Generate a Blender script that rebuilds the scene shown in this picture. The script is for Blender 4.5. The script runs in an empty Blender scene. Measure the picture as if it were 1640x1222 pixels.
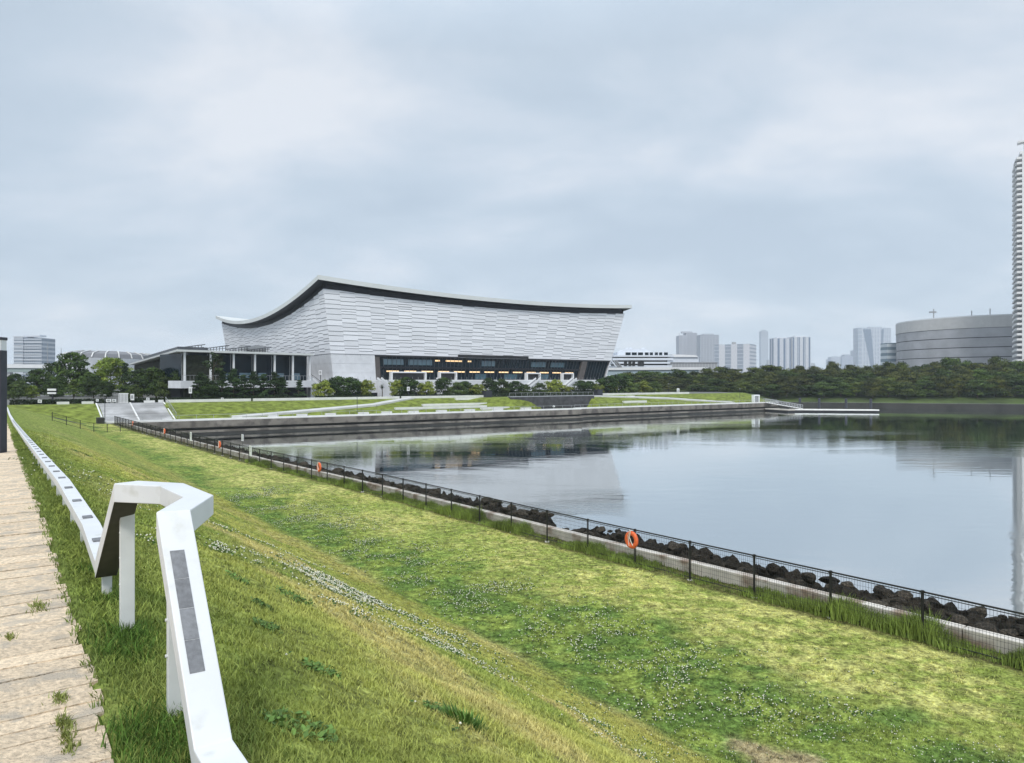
import bpy, math, random
import numpy as np
from mathutils import Vector, Matrix
R = math.radians
scene = bpy.context.scene
COL = scene.collection
rng = np.random.default_rng(7)
random.seed(7)

# ------------------------------------------------------------------ camera, world, sun, exposure
EYE = 9.0                      # metres above the water
F = 1137.0                     # focal length in photograph pixels (1640 wide)
cam_d = bpy.data.cameras.new("camera"); cam = bpy.data.objects.new("camera", cam_d); COL.objects.link(cam)
cam.location = (0, 0, EYE); cam.rotation_euler = (R(90), 0, 0)
cam_d.sensor_width = 36; cam_d.lens = 36 * F / 1640; cam_d.shift_y = -2 / 1640
cam_d.clip_start = 0.05; cam_d.clip_end = 8000
scene.camera = cam
scene.view_settings.view_transform = 'Standard'; scene.view_settings.look = 'None'
scene.view_settings.gamma = 1; scene.view_settings.exposure = 0.62
scene.cycles.max_bounces = 6; scene.cycles.volume_bounces = 1; scene.cycles.transparent_max_bounces = 8

SUN_EL, SUN_AZ = 46, 186       # azimuth clockwise from +Y (the view direction)
world = bpy.data.worlds.new("World"); scene.world = world; world.use_nodes = True
def build_world():
    nt = world.node_tree; N = nt.nodes; L = nt.links; N.clear()
    out = N.new('ShaderNodeOutputWorld'); bg = N.new('ShaderNodeBackground'); bg.inputs[1].default_value = 0.1
    L.new(bg.outputs[0], out.inputs[0])
    sky = N.new('ShaderNodeTexSky'); sky.sky_type = 'NISHITA'; sky.sun_disc = False
    sky.sun_elevation = R(SUN_EL); sky.sun_rotation = R(SUN_AZ)
    tc = N.new('ShaderNodeTexCoord'); sp = N.new('ShaderNodeSeparateXYZ'); L.new(tc.outputs['Generated'], sp.inputs[0])
    def math_(op, a, b=None, clamp=False):
        m = N.new('ShaderNodeMath'); m.operation = op; m.use_clamp = clamp
        for i, x in enumerate((a, b)):
            if x is None: continue
            if isinstance(x, (int, float)): m.inputs[i].default_value = x
            else: L.new(x, m.inputs[i])
        return m.outputs[0]
    z = math_('MAXIMUM', sp.outputs[2], 0.0)
    den = math_('ADD', z, 0.30)
    cx = math_('DIVIDE', sp.outputs[0], den); cy = math_('DIVIDE', sp.outputs[1], den)
    cmb = N.new('ShaderNodeCombineXYZ'); L.new(cx, cmb.inputs[0]); L.new(cy, cmb.inputs[1])
    def noise(scale, detail, rough, sx, sy, rot, ox=0, oy=0, dist=0.0):
        mp = N.new('ShaderNodeMapping'); mp.inputs['Scale'].default_value = (sx, sy, 1); mp.inputs['Rotation'].default_value = (0, 0, R(rot))
        mp.inputs['Location'].default_value = (ox, oy, 0)
        L.new(cmb.outputs[0], mp.inputs[0])
        n = N.new('ShaderNodeTexNoise'); n.inputs['Scale'].default_value = scale; n.inputs['Detail'].default_value = detail
        n.inputs['Roughness'].default_value = rough; n.inputs['Distortion'].default_value = dist
        L.new(mp.outputs[0], n.inputs['Vector']); return n.outputs[0]
    n1 = noise(1.7, 9, 0.57, 1.0, 1.35, 25, 3.1, 1.2, 0.25)
    n2 = noise(0.75, 3, 0.5, 1.0, 1.3, -20, 7.7, 2.4)
    n = math_('ADD', math_('MULTIPLY', n1, 0.55), math_('MULTIPLY', n2, 0.45))
    # thinner, brighter cloud up and to the left
    lx = math_('SUBTRACT', sp.outputs[0], -0.40); lz = math_('SUBTRACT', sp.outputs[2], 0.30)
    d2 = math_('ADD', math_('MULTIPLY', math_('MULTIPLY', lx, lx), 5.5), math_('MULTIPLY', math_('MULTIPLY', lz, lz), 22))
    thin = math_('SUBTRACT', 1.0, d2, True)
    n = math_('ADD', n, math_('MULTIPLY', thin, 0.05))
    cr = N.new('ShaderNodeValToRGB'); L.new(n, cr.inputs[0])
    e = cr.color_ramp; e.elements[0].position = 0.40; e.elements[0].color = (0.43, 0.51, 0.60, 1)
    e.elements[1].position = 0.63; e.elements[1].color = (0.665, 0.70, 0.75, 1)
    m_ = e.elements.new(0.475); m_.color = (0.475, 0.555, 0.642, 1)
    m_ = e.elements.new(0.545); m_.color = (0.545, 0.61, 0.688, 1)
    # an overcast sky is brighter overhead than along the horizon
    zen = math_('ADD', math_('MULTIPLY', math_('SUBTRACT', z, 0.42, True), 2.3), 1.0)
    vm = N.new('ShaderNodeVectorMath'); vm.operation = 'SCALE'; L.new(cr.outputs[0], vm.inputs[0]); L.new(math_('MULTIPLY', zen, SKYGAIN), vm.inputs['Scale'])
    mx = N.new('ShaderNodeMix'); mx.data_type = 'RGBA'; mx.inputs[0].default_value = 0.93
    L.new(sky.outputs[0], mx.inputs[6]); L.new(vm.outputs[0], mx.inputs[7])
    L.new(mx.outputs[2], bg.inputs[0])
SKYGAIN = 7.9
build_world()
sun_d = bpy.data.lights.new("sun", 'SUN'); sun = bpy.data.objects.new("sun", sun_d); COL.objects.link(sun)
sun_d.energy = 1.35; sun_d.angle = R(14); sun_d.color = (1.0, 0.96, 0.9)
az, el = R(SUN_AZ), R(SUN_EL)
sdir = Vector((math.sin(az) * math.cos(el), math.cos(az) * math.cos(el), math.sin(el)))
sun.rotation_euler = sdir.to_track_quat('Z', 'Y').to_euler()

# ------------------------------------------------------------------ helpers
def tag(o, label=None, cat=None, group=None, kind=None):
    if label: o['label'] = label
    if cat: o['category'] = cat
    if group: o['group'] = group
    if kind: o['kind'] = kind
    return o
def empty(name, loc=(0, 0, 0), rz=0.0):
    o = bpy.data.objects.new(name, None); o.location = loc; o.rotation_euler = (0, 0, rz); o.empty_display_size = 0.3
    COL.objects.link(o); return o
def link_mesh(name, me, m, parent=None, loc=None):
    for x in (m if isinstance(m, (list, tuple)) else [m]): me.materials.append(x)
    o = bpy.data.objects.new(name, me); COL.objects.link(o)
    if parent is not None:
        o.parent = parent; o.location = Vector((0, 0, 0))
        if parent.get('world_coords'):     # parts given in world coordinates
            mw = parent.matrix_basis.copy() if parent.parent is None else Matrix()
            o.matrix_parent_inverse = mw.inverted()
    if loc is not None: o.location = loc
    return o
class MB:
    """collects shapes of one part"""
    def __init__(s): s.v = []; s.f = []; s.mi = []; s.c = []; s.cur = 0
    def add(s, vs, fs, col=None):
        b = len(s.v); s.v += [tuple(p) for p in vs]; s.f += [tuple(b + i for i in f) for f in fs]; s.mi += [s.cur] * len(fs)
        s.c += [col if col is not None else 1.0] * len(fs)
        return s
    def box(s, a, b, col=None):
        (x0, y0, z0), (x1, y1, z1) = a, b
        return s.obox((x0, y0, z0), (x1 - x0, 0, 0), (0, y1 - y0, 0), (0, 0, z1 - z0), col)
    def obox(s, o, a, b, c, col=None):
        o, a, b, c = Vector(o), Vector(a), Vector(b), Vector(c)
        vs = [o, o + a, o + a + b, o + b, o + c, o + a + c, o + a + b + c, o + b + c]
        fs = [(0, 3, 2, 1), (4, 5, 6, 7), (0, 1, 5, 4), (1, 2, 6, 5), (2, 3, 7, 6), (3, 0, 4, 7)]
        if a.cross(b).dot(c) < 0: fs = [f[::-1] for f in fs]
        return s.add(vs, fs, col)
    def beam(s, p, q, w, h, up=(0, 0, 1), col=None):
        """rectangular bar centred on p-q"""
        p, q = Vector(p), Vector(q); d = (q - p); up = Vector(up)
        side = d.cross(up)
        if side.length < 1e-6: side = d.cross(Vector((1, 0, 0)))
        side.normalize(); upn = side.cross(d).normalized()
        return s.obox(p - side * w / 2 - upn * h / 2, side * w, d, upn * h, col)
    def tube(s, pts, r, n=8, caps=True, col=None):
        pts = [Vector(p) for p in pts]; rs = r if isinstance(r, (list, tuple)) else [r] * len(pts)
        b = len(s.v); vs = []
        for i, p in enumerate(pts):
            d = (pts[min(i + 1, len(pts) - 1)] - pts[max(i - 1, 0)]).normalized()
            a = d.cross(Vector((0, 0, 1)) if abs(d.z) < .95 else Vector((1, 0, 0))).normalized(); c = a.cross(d)
            for k in range(n):
                t = 2 * math.pi * k / n; vs.append(p + (a * math.cos(t) + c * math.sin(t)) * rs[i])
        fs = []
        for i in range(len(pts) - 1):
            for k in range(n):
                k2 = (k + 1) % n; fs.append((i * n + k, i * n + k2, (i + 1) * n + k2, (i + 1) * n + k))
        if caps: fs.append(tuple(range(n))[::-1]); fs.append(tuple((len(pts) - 1) * n + k for k in range(n)))
        return s.add(vs, fs, col)
    def prism(s, poly, z0, z1, col=None):
        n = len(poly); vs = [(p[0], p[1], z0) for p in poly] + [(p[0], p[1], z1) for p in poly]
        fs = [tuple(range(n))[::-1], tuple(range(n, 2 * n))] + [(i, (i + 1) % n, n + (i + 1) % n, n + i) for i in range(n)]
        return s.add(vs, fs, col)
    def build(s, name, m, parent=None, smooth=False, loc=None, bevel=0):
        me = bpy.data.meshes.new(name); me.from_pydata(s.v, [], s.f)
        me.polygons.foreach_set('material_index', s.mi)
        if True:
            at = me.attributes.new('tint', 'FLOAT', 'FACE'); at.data.foreach_set('value', [float(c) for c in s.c])
        if smooth: me.polygons.foreach_set('use_smooth', [True] * len(s.f))
        me.update()
        o = link_mesh(name, me, m, parent, loc)
        if bevel:
            b = o.modifiers.new('bevel', 'BEVEL'); b.width = bevel; b.segments = 2; b.limit_method = 'ANGLE'; b.angle_limit = R(35)
        return o
def np_mesh(name, verts, quads, m, parent=None, cols=None, tris=False, smooth=False, facecol=True):
    k = 3 if tris else 4
    me = bpy.data.meshes.new(name); nv, nf = len(verts), len(quads)
    me.vertices.add(nv); me.vertices.foreach_set('co', np.asarray(verts, np.float32).ravel())
    me.loops.add(nf * k); me.loops.foreach_set('vertex_index', np.asarray(quads, np.int32).ravel())
    me.polygons.add(nf); me.polygons.foreach_set('loop_start', np.arange(0, nf * k, k, dtype=np.int32))
    me.update(calc_edges=True)
    if cols is not None:
        dom = 'FACE' if facecol else 'POINT'
        at = me.attributes.new('albedo', 'FLOAT_COLOR', dom)
        c = np.ones((len(cols), 4), np.float32); c[:, :3] = cols; at.data.foreach_set('color', c.ravel())
    if smooth: me.polygons.foreach_set('use_smooth', np.ones(nf, bool))
    me.validate()
    return link_mesh(name, me, m, parent)

# value noise for albedo and displacement
_perm = np.random.default_rng(3).random((256, 256)).astype(np.float32)
def vnoise(x, y):
    xi = np.floor(x).astype(int); yi = np.floor(y).astype(int); fx = x - xi; fy = y - yi
    fx = fx * fx * (3 - 2 * fx); fy = fy * fy * (3 - 2 * fy)
    a = _perm[xi & 255, yi & 255]; b = _perm[(xi + 1) & 255, yi & 255]; c = _perm[xi & 255, (yi + 1) & 255]; d = _perm[(xi + 1) & 255, (yi + 1) & 255]
    return a + (b - a) * fx + (c - a) * fy + (a - b - c + d) * fx * fy
def fbm(x, y, o=4, g=0.5):
    s = 0; a = 1; t = 0
    for i in range(o):
        s = s + a * vnoise(x * 2 ** i + 17 * i, y * 2 ** i + 31 * i); t += a; a *= g
    return s / t
def sstep(a, b, x): t = np.clip((np.asarray(x, float) - a) / (b - a), 0, 1); return t * t * (3 - 2 * t)

# the shore frame: u runs along the near embankment away from the camera, v across it to the water
def W(u, v, z=0.0): return Vector((-.585 * u + .811 * v, .811 * u + .585 * v, z))
def UV(x, y): return (-.585 * x + .811 * y, .811 * x + .585 * y)
def P(px, py, D): return Vector(((px - 820) / F * D, D, EYE - (py - 609) / F * D))
def depth_at_u(px, u): return u / (.811 - .585 * (px - 820) / F)
def XU(px, u, z):                     # the point on the line u = const seen at column px
    D = depth_at_u(px, u); return Vector(((px - 820) / F * D, D, z))
UP = Vector((0, 0, 1)); DU = Vector((-.585, .811, 0)); DV = Vector((.811, .585, 0))

# ------------------------------------------------------------------ materials
def mat(name, color, rough=0.7, var=0.0, scale=1.0, bump=0.0, bscale=None, metal=0.0, tint=False, albedo=False, emit=None, spec=None, stain=None, rnd=0.0, detail=6, var2=None):
    m = bpy.data.materials.new(name); m.use_nodes = True; nt = m.node_tree; N = nt.nodes; L = nt.links
    b = N['Principled BSDF']; b.inputs['Roughness'].default_value = rough; b.inputs['Metallic'].default_value = metal
    if spec is not None: b.inputs['Specular IOR Level'].default_value = spec
    tc = N.new('ShaderNodeTexCoord')
    if albedo:
        a = N.new('ShaderNodeAttribute'); a.attribute_name = 'albedo'; cur = a.outputs['Color']
    else:
        c = N.new('ShaderNodeRGB'); c.outputs[0].default_value = (*color, 1); cur = c.outputs[0]
    def mul(cur, fac):
        v = N.new('ShaderNodeVectorMath'); v.operation = 'SCALE'; L.new(cur, v.inputs[0]); L.new(fac, v.inputs['Scale']); return v.outputs[0]
    def remap(x, lo, hi, a=0.3, b_=0.7):
        r = N.new('ShaderNodeMapRange'); r.inputs[1].default_value = a; r.inputs[2].default_value = b_; r.inputs[3].default_value = lo; r.inputs[4].default_value = hi
        L.new(x, r.inputs[0]); return r.outputs[0]
    if var:
        n = N.new('ShaderNodeTexNoise'); n.inputs['Scale'].default_value = scale; n.inputs['Detail'].default_value = detail; L.new(tc.outputs['Object'], n.inputs['Vector'])
        cur = mul(cur, remap(n.outputs[0], 1 - var, 1 + var))
    if var2:
        n = N.new('ShaderNodeTexNoise'); n.inputs['Scale'].default_value = var2[1]; n.inputs['Detail'].default_value = 4; L.new(tc.outputs['Object'], n.inputs['Vector'])
        cur = mul(cur, remap(n.outputs[0], 1 - var2[0], 1 + var2[0], .35, .65))
    if stain:      # (colour, noise scale, threshold)
        n = N.new('ShaderNodeTexNoise'); n.inputs['Scale'].default_value = stain[1]; n.inputs['Detail'].default_value = 8; L.new(tc.outputs['Object'], n.inputs['Vector'])
        mx = N.new('ShaderNodeMix'); mx.data_type = 'RGBA'; L.new(remap(n.outputs[0], 0, 1, stain[2], stain[2] + .15), mx.inputs[0]); L.new(cur, mx.inputs[6]); mx.inputs[7].default_value = (*stain[0], 1); cur = mx.outputs[2]
    if tint:
        a = N.new('ShaderNodeAttribute'); a.attribute_name = 'tint'; cur = mul(cur, a.outputs['Fac'])
    if rnd:
        oi = N.new('ShaderNodeObjectInfo'); cur = mul(cur, remap(oi.outputs['Random'], 1 - rnd, 1 + rnd, 0, 1))
    L.new(cur, b.inputs['Base Color'])
    if bump:
        n = N.new('ShaderNodeTexNoise'); n.inputs['Scale'].default_value = bscale or scale * 3; n.inputs['Detail'].default_value = 8; L.new(tc.outputs['Object'], n.inputs['Vector'])
        bp = N.new('ShaderNodeBump'); bp.inputs['Strength'].default_value = 1; bp.inputs['Distance'].default_value = bump; L.new(n.outputs[0], bp.inputs['Height']); L.new(bp.outputs[0], b.inputs['Normal'])
    if emit:
        b.inputs['Emission Color'].default_value = (*emit[0], 1); b.inputs['Emission Strength'].default_value = emit[1]
    return m
M = {}
M['rail'] = mat('rail_paint', (.64, .65, .655), .42, .06, 3, .0006, 60, stain=((.52, .52, .49), 6, .6))
M['rail_shade'] = mat('rail_underside_shade', (.06, .055, .045), .8, .2, 6)
M['post'] = mat('post_paint', (.62, .635, .62), .5, .08, 4, stain=((.42, .43, .38), 5, .6))
M['plate'] = mat('grey_inlay', (.18, .185, .195), .8, .2, 40, .001, 120, tint=True)
M['black'] = mat('black_metal', (.012, .012, .014), .45, .2, 5)
M['charcoal'] = mat('charcoal_metal', (.03, .033, .045), .5, .15, 4)
M['concrete'] = mat('pale_concrete', (.43, .41, .37), .85, .18, 1.3, .01, 12, stain=((.2, .17, .14), .9, .55))
M['wall_conc'] = mat('kerb_concrete', (.58, .54, .48), .85, .2, 1.6, .01, 14, stain=((.27, .2, .15), 1.1, .5))
M['seawall'] = mat('seawall_concrete', (.165, .15, .13), .9, .25, .35, .03, 3, stain=((.08, .072, .064), .5, .48))
M['tidal_shade'] = mat('wet_and_shaded_concrete', (.035, .034, .03), .6, .3, .6)
M['paving'] = mat('light_paving', (.5, .5, .49), .85, .12, .4)
M['kerb'] = mat('white_kerb', (.68, .68, .66), .7, .08, .7)
M['plaza'] = mat('stair_paving', (.36, .36, .365), .85, .2, .5, stain=((.22, .22, .22), .25, .52))
M['slab'] = mat('path_stone', (.70, .555, .39), .92, .30, 34, .02, 60, tint=True, stain=((.50, .425, .33), 7, .5))
M['soil'] = mat('soil', (.06, .05, .03), 1, .3, 5, .02, 20)
M['grass'] = mat('lawn', (.1, .15, .03), .95, .62, 5.0, .06, 16, albedo=True, spec=.1, detail=9, var2=(.38, 14))
M['blade'] = mat('grass_blade', (.1, .15, .03), .8, albedo=True, spec=.2)
M['farlawn'] = mat('far_lawn', (.15, .185, .035), .95, .5, .9, .03, 6, spec=.15)
M['ground'] = mat('far_ground', (.13, .13, .12), .95, .2, .05)
M['flower'] = mat('clover_flower', (.74, .72, .6), .8, spec=.2)
M['rock'] = mat('rock', (.06, .05, .038), .9, .75, 5.0, .12, 8, rnd=.6, spec=.15, stain=((.014, .014, .012), 1.6, .5))
M['bark'] = mat('bark', (.07, .055, .04), .9, .3, 3)
M['leaf'] = mat('leaf', (.05, .08, .02), .75, albedo=True, rnd=.30, spec=.25)
M['white'] = mat('white_cladding', (.68, .69, .715), .5, .03, .15, tint=True, spec=.35)
M['joint'] = mat('panel_joint', (.28, .29, .315), .7)
M['stone'] = mat('pale_stone', (.62, .63, .65), .75, .06, .6, stain=((.57, .58, .60), .4, .5))
M['roof'] = mat('pale_roof', (.56, .575, .56), .6, .04, .1)
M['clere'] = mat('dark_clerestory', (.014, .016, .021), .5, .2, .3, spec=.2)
M['glass'] = mat('dark_glass', (.007, .015, .022), .12, .5, .25, metal=0, spec=.14)
M['glass2'] = mat('blue_glass', (.05, .10, .13), .1, .3, .4, spec=.9)
M['mull'] = mat('dark_mullion', (.07, .085, .10), .5)
M['brown'] = mat('brown_stone', (.085, .075, .07), .7, .2, .8)
M['warm'] = mat('warm_lamp', (.9, .7, .4), .5, emit=((1.0, .62, .30), .62))
M['lamp_white'] = mat('lamp_diffuser', (.62, .64, .66), .4)
M['whitep'] = mat('white_paint', (.72, .73, .74), .55, .04, .8)
M['grey'] = mat('grey_metal', (.3, .31, .32), .55, .15, 1)
M['louvre'] = mat('roof_plant_metal', (.055, .06, .07), .5, .3, 1)
M['green_wall'] = mat('dark_planted_wall', (.014, .018, .010), 1, .6, 1.2, .15, 2)
M['basalt'] = mat('dark_stone_wall', (.055, .055, .06), .85, .45, .9, .08, 2.5)
M['orange'] = mat('orange_ring', (.72, .13, .035), .6, .2, 8, stain=((.5, .16, .08), 9, .6))
M['rope'] = mat('rope', (.7, .66, .58), .8)
M['wood'] = mat('pontoon_deck', (.42, .39, .34), .8, .15, .5)

# ------------------------------------------------------------------ terrain of the near embankment
PU = [-60, 8, 11.7, 30.7, 55, 80, 104, 127, 138]; PZ = [7.35, 7.35, 7.35, 6.78, 6.12, 5.62, 5.42, 5.1, 5.0]
FU = [-40, 0, 9, 20, 38, 58, 105, 126]; FV = [19.9, 19.5, 19.2, 18.6, 17.9, 16.5, 14.5, 14.0]
LAWN = 2.28
def zpath(u): return np.interp(u, PU, PZ)
def vfence(u): return np.interp(u, FU, FV)
def zbank(u, v):
    u = np.asarray(u, float); v = np.asarray(v, float)
    a = np.interp(v, [94, 103, 117.5, 119.5], [127.5, 131.3, 131.3, 127.5]); b = np.interp(v, [86, 94, 119.5, 124], [138.5, 131.6, 131.6, 138.5])
    t = np.clip((u - a) / (b - a), 0, 1); z = LAWN + (5.0 - LAWN) * (0.6 * t + 0.4 * t * t * (3 - 2 * t))
    return z - np.where((v > 13.5) & (v < 23.4) & (u > 128), .45, 0)
def zt(u, v, detail=True):
    u = np.asarray(u, float); v = np.asarray(v, float)
    zp = zpath(u); t = np.clip((v - 0.75) / 9.6, 0, 1); s = t * t * (3 - 2 * t); f = .55 * t + .45 * s
    z = zp + (LAWN - zp) * f
    z = z - .055 * sstep(.45, .6, v) * (1 - sstep(1.5, 4.5, v)) * (1 - sstep(14, 22, u))
    z = np.where(v < -12, zp + (4.97 - zp) * sstep(-12, -30, v) , z)
    vf = vfence(u); z = z - sstep(0, 1, (v - vf - 1.0) / .3) * 0.25
    z = z - np.clip((v - vf - 1.6) / 5.0, 0, 1) ** 1.6 * 3.6
    if detail:
        on = sstep(.75, 1.6, v)
        z = z + (fbm(u * .8, v * .8, 3) - .5) * .16 * on + (fbm(u * 4, v * 4, 2) - .5) * .035 * on
    z = np.maximum(z, np.where(u > 127.4, zbank(u, v), -9))
    return z
def hit(px, py):
    """where the sight line through a photo pixel meets the embankment"""
    dx = (px - 820) / F; dz = -(py - 609) / F; D = np.arange(1.5, 140, .02)
    x = dx * D; y = D; z = EYE + dz * D; u, v = UV(x, y); g = zt(u, v, False)
    k = np.argmax(z < g)
    return float(u[k]), float(v[k]), float(g[k])

def albedo(u, v):
    """colour of the turf at (u, v): sparse olive slope, a green clover band at its foot, a worn pale lawn by the fence"""
    u = np.asarray(u, float); v = np.asarray(v, float); vf = vfence(u)
    a = fbm(u * .35, v * .35, 4); b = fbm(u * 1.7 + 9, v * 1.7, 4); c = fbm(u * 5 + 3, v * 5, 3); st = fbm(u * .12 + 5, v * 1.1, 4)
    C = lambda *x: np.array(x, float)
    olive = C(.30, .305, .082); straw = C(.38, .325, .135); green = C(.172, .218, .048); deep = C(.108, .17, .038)
    pale = C(.42, .41, .135); mid = C(.215, .25, .06); dirt = C(.36, .28, .17)
    def mix(x, y, w): w = np.clip(w, 0, 1)[..., None]; return x * (1 - w) + y * w
    sl = mix(np.broadcast_to(olive, u.shape + (3,)), straw, sstep(.45, .66, st) * .75)
    sl = mix(sl, green, sstep(.5, .66, a) * .7 + sstep(.52, .62, b) * .35)
    sl = mix(sl, green * .9, (1 - sstep(1.0, 3.2, v + (b - .5) * 2.5)) * .85)
    sl = mix(sl, green * 1.1, sstep(30, 75, u) * .75)
    sl = mix(sl, C(.28, .27, .07), sstep(8.2, 9.4, v) * (1 - sstep(9.6, 10.4, v)) * .6)
    edge = (a - .5) * 5.5 + (b - .5) * 1.6
    lawn = mix(np.broadcast_to(pale, u.shape + (3,)), mid, sstep(.44, .58, .5 * b + .5 * c))
    lawn = mix(lawn, green, sstep(.54, .68, a) * .6)
    band = mix(np.broadcast_to(deep, u.shape + (3,)), green * 1.1, sstep(.42, .6, b))
    w = vf - 10.3
    fl = mix(band, lawn, sstep(-.6, 1.1, v - (10.3 + w * np.interp(u, [22, 48], [.42, .16])) + edge))
    fl = mix(fl, green * 1.25, sstep(.55, .75, fbm(u * .2 + 40, v * .2, 2)) * .5)
    fl = mix(fl, C(.10, .10, .035), sstep(-.55, -.1, v - vf))
    out = mix(sl, fl, sstep(9.6, 10.6, v + (a - .5) * 1.2))
    # worn patch of bare earth at the bottom of the picture
    d = np.hypot((u - 7.2) / 1.1, (v - 11.2) / .7) + (b - .5) * 1.5
    out = mix(out, dirt, (1 - sstep(.5, 1.1, d)) * .8)
    out = out * (1 + .5 * (c[..., None] - .5))
    return out

def near_ground():
    us = np.concatenate([np.arange(-30, -4, 2.0), np.arange(-4, 30, .16), np.arange(30, 60, .4), np.arange(60, 127.5, .9), [127.5]])
    vs = np.concatenate([np.arange(-34, -6, 2.0), np.arange(-6, .3, .6), np.arange(.3, 20.6, .16), np.arange(20.6, 27.5, .5)])
    U, V = np.meshgrid(us, vs, indexing='ij')
    # columns beyond the fence follow the fence line
    k = V > 13.5; V = np.where(k, 13.5 + (V - 13.5) * ((vfence(U) + 7 - 13.5) / (27 - 13.5)), V)
    Z = zt(U, V)
    Z = np.where(V < .45, zpath(U) - .07, Z)
    X = -.585 * U + .811 * V; Y = .811 * U + .585 * V
    n, m = U.shape; idx = np.arange(n * m).reshape(n, m)
    q = np.stack([idx[:-1, :-1], idx[1:, :-1], idx[1:, 1:], idx[:-1, 1:]], -1).reshape(-1, 4)[:, ::-1]
    o = np_mesh('lawn', np.stack([X, Y, Z], -1).reshape(-1, 3), q, M['grass'], cols=albedo(U.ravel(), V.ravel()), smooth=True, facecol=False)
    tag(o, kind='structure')
near_ground()

# far bank: lawn slope behind the quay, continuing behind the near embankment
def far_bank():
    us = np.concatenate([[127.5], np.arange(128, 131.2, .7), [131.29, 131.31, 131.59, 131.62], np.arange(132, 141, .6), [141.0]])
    vs = np.unique(np.concatenate([np.arange(-34, 190, 1.0), [13.49, 13.51, 23.39, 23.41, 190.0]]))
    U, V = np.meshgrid(us, vs, indexing='ij')
    Z = zbank(U, V)
    zc = zpath(U); t = np.clip((V - .75) / 9.6, 0, 1); Z = np.where(V < 10.4, np.maximum(Z, zc + (LAWN - zc) * t), Z)
    Z = Z + (fbm(U * .3, V * .3, 2) - .5) * .12 * sstep(128, 130, U) * (1 - sstep(137, 139, U))
    X = -.585 * U + .811 * V; Y = .811 * U + .585 * V
    n, m = U.shape; idx = np.arange(n * m).reshape(n, m)
    q = np.stack([idx[:-1, :-1], idx[1:, :-1], idx[1:, 1:], idx[:-1, 1:]], -1).reshape(-1, 4)[:, ::-1]
    tag(np_mesh('grass_bank', np.stack([X, Y, Z], -1).reshape(-1, 3), q, M['farlawn']), kind='structure')
far_bank()

# right-hand shore: wall, grass strip, then level ground
SH = [(126.5, 190), (136, 203), (141, 212), (112, 233), (84, 254), (20, 305), (-120, 420)]
def shore():
    pts = [W(*p) for p in SH]; mb = MB(); wl = MB(); cp = MB()
    prof = [(0, 1.7), (.6, 1.7), (3, 2.3), (8, 3.4), (16, 4.95)]
    rows = []
    for i, p in enumerate(pts):
        d = (pts[min(i + 1, len(pts) - 1)] - pts[max(i - 1, 0)]).normalized(); n = Vector((-d.y, d.x, 0))
        if i == 0: n = Vector(DU)
        rows.append([(p + n * o) + UP * z for o, z in prof])
    for i in range(len(rows) - 1):
        a, b = rows[i], rows[i + 1]
        wl.add([(a[0].x, a[0].y, -1.5), (b[0].x, b[0].y, -1.5), b[0], a[0]], [(0, 1, 2, 3)])
        cp.add([a[0] + UP * .01, b[0] + UP * .01, b[1] + UP * .01, a[1] + UP * .01], [(0, 1, 2, 3)])
        for k in range(1, len(prof) - 1): mb.add([a[k], b[k], b[k + 1], a[k + 1]], [(0, 1, 2, 3)])
    wl.build('far_shore_wall', mat('dark_shore_wall', (.028, .028, .025), .9, .35, .3)); bpy.data.objects['far_shore_wall']['kind'] = 'structure'
    tag(cp.build('far_shore_path', M['kerb']), kind='structure')
    tag(mb.build('far_shore_grass', mat('shore_grass', (.055, .085, .016), .95, .5, .12)), kind='structure')
    inner = [r[-1] for r in rows]
    poly = [W(141, -34)] + [W(141, 188)] + [Vector((p.x, p.y, 0)) for p in inner[1:]] + [W(-120, 3000), W(2000, 3000), W(3800, 700), W(3300, -2000), W(700, -2400), W(-60, -2200), W(-60, -34)]
    me = bpy.data.meshes.new('ground'); me.from_pydata([(p.x, p.y, 4.97) for p in poly], [], [tuple(range(len(poly)))]); me.update()
    tag(link_mesh('ground', me, M['ground']), kind='structure')
shore()

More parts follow.
